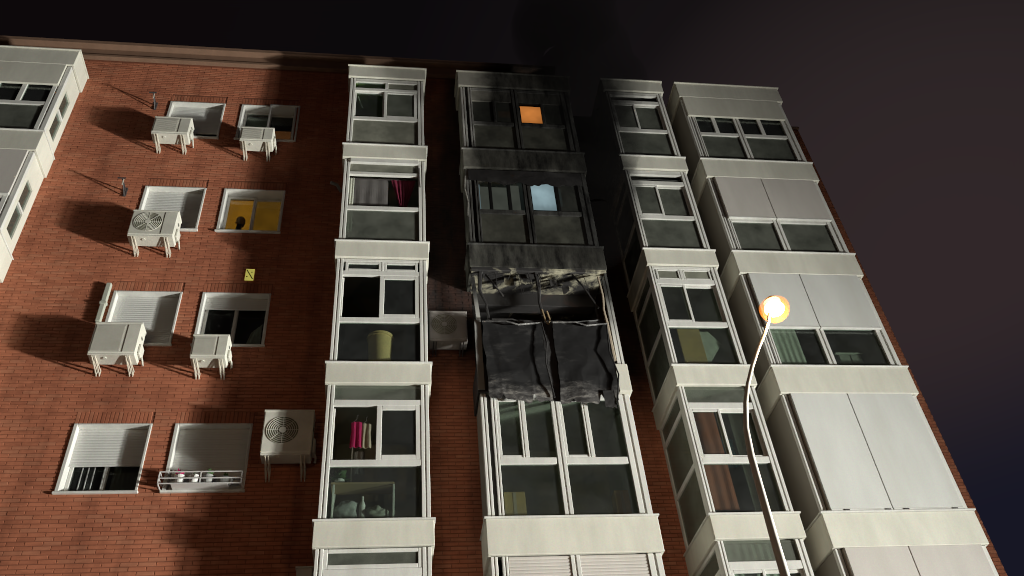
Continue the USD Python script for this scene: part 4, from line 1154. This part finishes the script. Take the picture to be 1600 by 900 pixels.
def limb(p, q, r0, r1):
    return m3.Manifold.batch_hull([ball(p, r0), ball(q, r1)])


wz0 = WIN_Z[1][0]
hx, hy, hz = -3.07, 0.42, wz0 + 0.68
pt = thing('person', 'person in dark clothes leaning at the amber lit window, seen in silhouette', 'person')
body = m3.Manifold.batch_boolean([
    limb((hx - 0.02, hy + 0.02, hz - 0.20), (hx, hy, hz - 0.05), 0.055, 0.05),
    m3.Manifold.batch_hull([ball((hx - 0.20, hy + 0.05, hz - 0.24), 0.065), ball((hx + 0.13, hy + 0.10, hz - 0.27), 0.065), ball((hx - 0.10, hy + 0.18, hz - 0.75), 0.14), ball((hx + 0.06, hy + 0.18, hz - 0.75), 0.14)]),
    limb((hx - 0.20, hy + 0.05, hz - 0.24), (hx - 0.28, hy + 0.0, hz - 0.50), 0.06, 0.048), limb((hx + 0.14, hy + 0.10, hz - 0.27), (hx + 0.20, hy + 0.04, hz - 0.52), 0.06, 0.048),
], m3.OpType.Add).refine_to_length(0.03)
bm = body.to_mesh()
bt = trimesh.Trimesh(bm.vert_properties[:, :3], bm.tri_verts)
trimesh.smoothing.filter_taubin(bt, iterations=12)
obj('clothing', bt, M['shirt'], pt, smooth=True)
head = m3.Manifold.batch_boolean([
    m3.Manifold.batch_hull([ball((hx, hy + 0.01, hz + 0.05), 0.085), ball((hx, hy - 0.03, hz - 0.045), 0.05), ball((hx, hy + 0.03, hz + 0.02), 0.085)]),
    limb((hx, hy - 0.085, hz + 0.02), (hx, hy - 0.102, hz - 0.01), 0.008, 0.014),
    limb((hx - 0.015, hy - 0.078, hz - 0.045), (hx + 0.015, hy - 0.078, hz - 0.045), 0.008, 0.008),
    m3.Manifold.sphere(0.02, 16).scale([0.5, 1, 1.5]).translate([hx - 0.09, hy + 0.02, hz]), m3.Manifold.sphere(0.02, 16).scale([0.5, 1, 1.5]).translate([hx + 0.09, hy + 0.02, hz]),
    limb((hx, hy + 0.01, hz - 0.03), (hx - 0.01, hy + 0.02, hz - 0.17), 0.05, 0.052)], m3.OpType.Add).refine_to_length(0.012)
hm = head.to_mesh()
ht = trimesh.Trimesh(hm.vert_properties[:, :3], hm.tri_verts)
trimesh.smoothing.filter_taubin(ht, iterations=8)
obj('head', ht, M['skin'], pt, smooth=True)
hair = m3.Manifold.batch_hull([ball((hx, hy + 0.03, hz + 0.07), 0.092), ball((hx, hy + 0.055, hz + 0.0), 0.082)]) - m3.Manifold.cube([0.3, 0.2, 0.3]).translate([hx - 0.15, hy - 0.26, hz - 0.23])
hv_ = hair.refine_to_length(0.02).to_mesh()
obj('hair', trimesh.Trimesh(hv_.vert_properties[:, :3], hv_.tri_verts), M['hair'], pt, smooth=40)

# ------------------------------------------------------------------ lamps
def street_lamp(dx, dy, label, power):
    lamp = thing('street_lamp', label, 'street lamp', 'street lamps along the road')
    lamp.SetCustomDataByKey('label', label)
    lp = LAMP_POS + [dx, dy, 0]
    py_ = -7.0 + dy
    arc = [(2.76, 0.0), (2.76, 2.5), (2.765, 4.3), (2.775, 4.95), (2.80, 5.20), (2.86, 5.44), (2.93, 5.63), (3.02, 5.82), (3.12, 6.00), (3.22, 6.16), (3.30, 6.30), (3.35, 6.44)]
    pts = np.array([(x + dx, py_, z) for x, z in arc])
    obj('pole', tube(pts, [0.065, 0.045, 0.031, 0.027, 0.023, 0.020, 0.018, 0.017, 0.016, 0.015, 0.015, 0.015], 16), M['pole'], lamp, smooth=40)
    obj('base_collar', [cyl((2.76 + dx, py_, 0.0), (2.76 + dx, py_, 0.45), 0.11, 18), cyl((2.76 + dx, py_, 0.0), (2.76 + dx, py_, 0.04), 0.18, 18)], M['pole'], lamp)
    hood = trimesh.creation.revolve(np.array([(0.001, 0.13), (0.03, 0.125), (0.06, 0.10), (0.075, 0.075), (0.001, 0.075)]), sections=28)
    halo_bowl = trimesh.creation.revolve(np.array([(0.001, -0.165), (0.045, -0.158), (0.09, -0.137), (0.125, -0.103), (0.148, -0.06), (0.158, -0.01), (0.152, 0.03), (0.13, 0.062), (0.10, 0.076), (0.001, 0.0765)]), sections=28)
    obj('hood', hood.apply_translation(lp), M['pole'], lamp, smooth=40)
    halo_bowl.apply_scale([0.86, 0.86, 0.86])
    obj('halo_bowl', halo_bowl.apply_translation(lp + [0, 0, 0.008]), M['lamp_halo'], lamp, smooth=40)
    bulb = trimesh.creation.icosphere(2, 1.0)
    bulb.apply_scale([0.098, 0.070, 0.076])
    bulb.apply_transform(trimesh.transformations.rotation_matrix(-0.35, [0, 1, 0]))
    obj('bulb', bulb.apply_translation(lp + [0, 0, -0.005]), M['lamp_bulb'], lamp, smooth=True)
    sl = UsdLux.SphereLight.Define(stage, str(lamp.GetPath()) + '/light')
    sl.CreateRadiusAttr(0.12)
    sl.CreateIntensityAttr(LAMP_INTENSITY * power)
    sl.CreateColorAttr(Gf.Vec3f(*LAMP_COLOR))
    sl.AddTranslateOp().Set(Gf.Vec3d(*(lp + [0, 0, -0.23])))


street_lamp(0.0, 0.0, 'lit sodium street lamp on a curved grey pole before the facade', 0.80)
street_lamp(-8.4, -10.2, 'unseen sodium street lamp added as fill light on the opposite side of the road, behind the camera', 2.9)  # unseen lamp added to fill the shaded brick and the pole


def floodlight(pos, target, share, label):
    fl = thing('floodlight', label, 'floodlight', 'balloon floodlights in the road')
    fl.SetCustomDataByKey('label', label)
    aim = (target - pos) / np.linalg.norm(target - pos)
    back = pos - aim * 1.15
    obj('mast', cyl((back[0], back[1], 0.25), (back[0], back[1], back[2] - 0.5), 0.035, 14), M['pole'], fl)
    for i in range(3):
        an = i * 2.094 + 0.4
        obj('leg', bar((back[0], back[1], 0.8), (back[0] + 0.7 * math.cos(an), back[1] + 0.7 * math.sin(an), 0.0), 0.03), M['pole'], fl)
    ball_ = trimesh.creation.icosphere(3, 0.5)
    ball_.apply_scale([1, 1, 0.8])
    obj('balloon', ball_.apply_translation(back), M['flood_glass'], fl, smooth=True)
    obj('lamp_collar', cyl(back + [0, 0, -0.55], back + [0, 0, -0.36], 0.14, 18), M['iron'], fl)
    kl = UsdLux.SphereLight.Define(stage, str(fl.GetPath()) + '/light')
    kl.CreateRadiusAttr(0.55)
    kl.CreateIntensityAttr(KEY_INTENSITY * share)
    kl.CreateColorAttr(Gf.Vec3f(*KEY_COLOR))
    sh = UsdLux.ShapingAPI.Apply(kl.GetPrim())
    sh.CreateShapingConeAngleAttr(KEY_CONE)
    sh.CreateShapingConeSoftnessAttr(1.0)
    zax = -aim
    xax = np.cross([0, 0, 1.0], zax)
    xax /= np.linalg.norm(xax)
    yax = np.cross(zax, xax)
    kl.AddTransformOp().Set(Gf.Matrix4d(*[float(v) for v in (*xax, 0, *yax, 0, *zax, 0, *pos, 1)]))


floodlight(KEY_POS, KEY_AIM, 0.80, 'balloon floodlight on a tripod mast in the road, the one nearer the block')
floodlight(KEY_POS + [0.3, -1.5, 0.2], KEY_AIM + [0, -1.8, -2.5], 0.24, 'balloon floodlight on a tripod mast in the road, the one farther from the block')

# ------------------------------------------------------------------ smoke still drifting up from the fire
blobs = []
for i in range(26):
    q = i / 25
    zc = 12.9 + 7.4 * q
    blobs.append(m3.Manifold.sphere(0.38 + 0.55 * q + 0.22 * random.random(), 20).translate([4.10 + 0.15 * q + random.uniform(-0.45, 0.45) * (0.6 + q), -1.25 - 0.5 * q + random.uniform(-0.2, 0.2), zc]))
sm = m3.Manifold.batch_boolean(blobs, m3.OpType.Add).refine_to_length(0.22).to_mesh()
st = trimesh.Trimesh(sm.vert_properties[:, :3], sm.tri_verts)
trimesh.smoothing.filter_taubin(st, iterations=10)
st.vertices += (meshkit.fbm(st.vertices * 1.3, 4, 5) - 0.5)[:, None] * st.vertex_normals * 0.5
smoke_m = mat('dark_smoke', {'v': ('principled_volume', {'color': (0.012, 0.011, 0.011), 'density': 0.5})}, [], volume='v.volume')
obj('smoke', st, smoke_m, label='dark smoke drifting up from the burnt balcony past the roof', cat='smoke', kind='stuff', smooth=True)
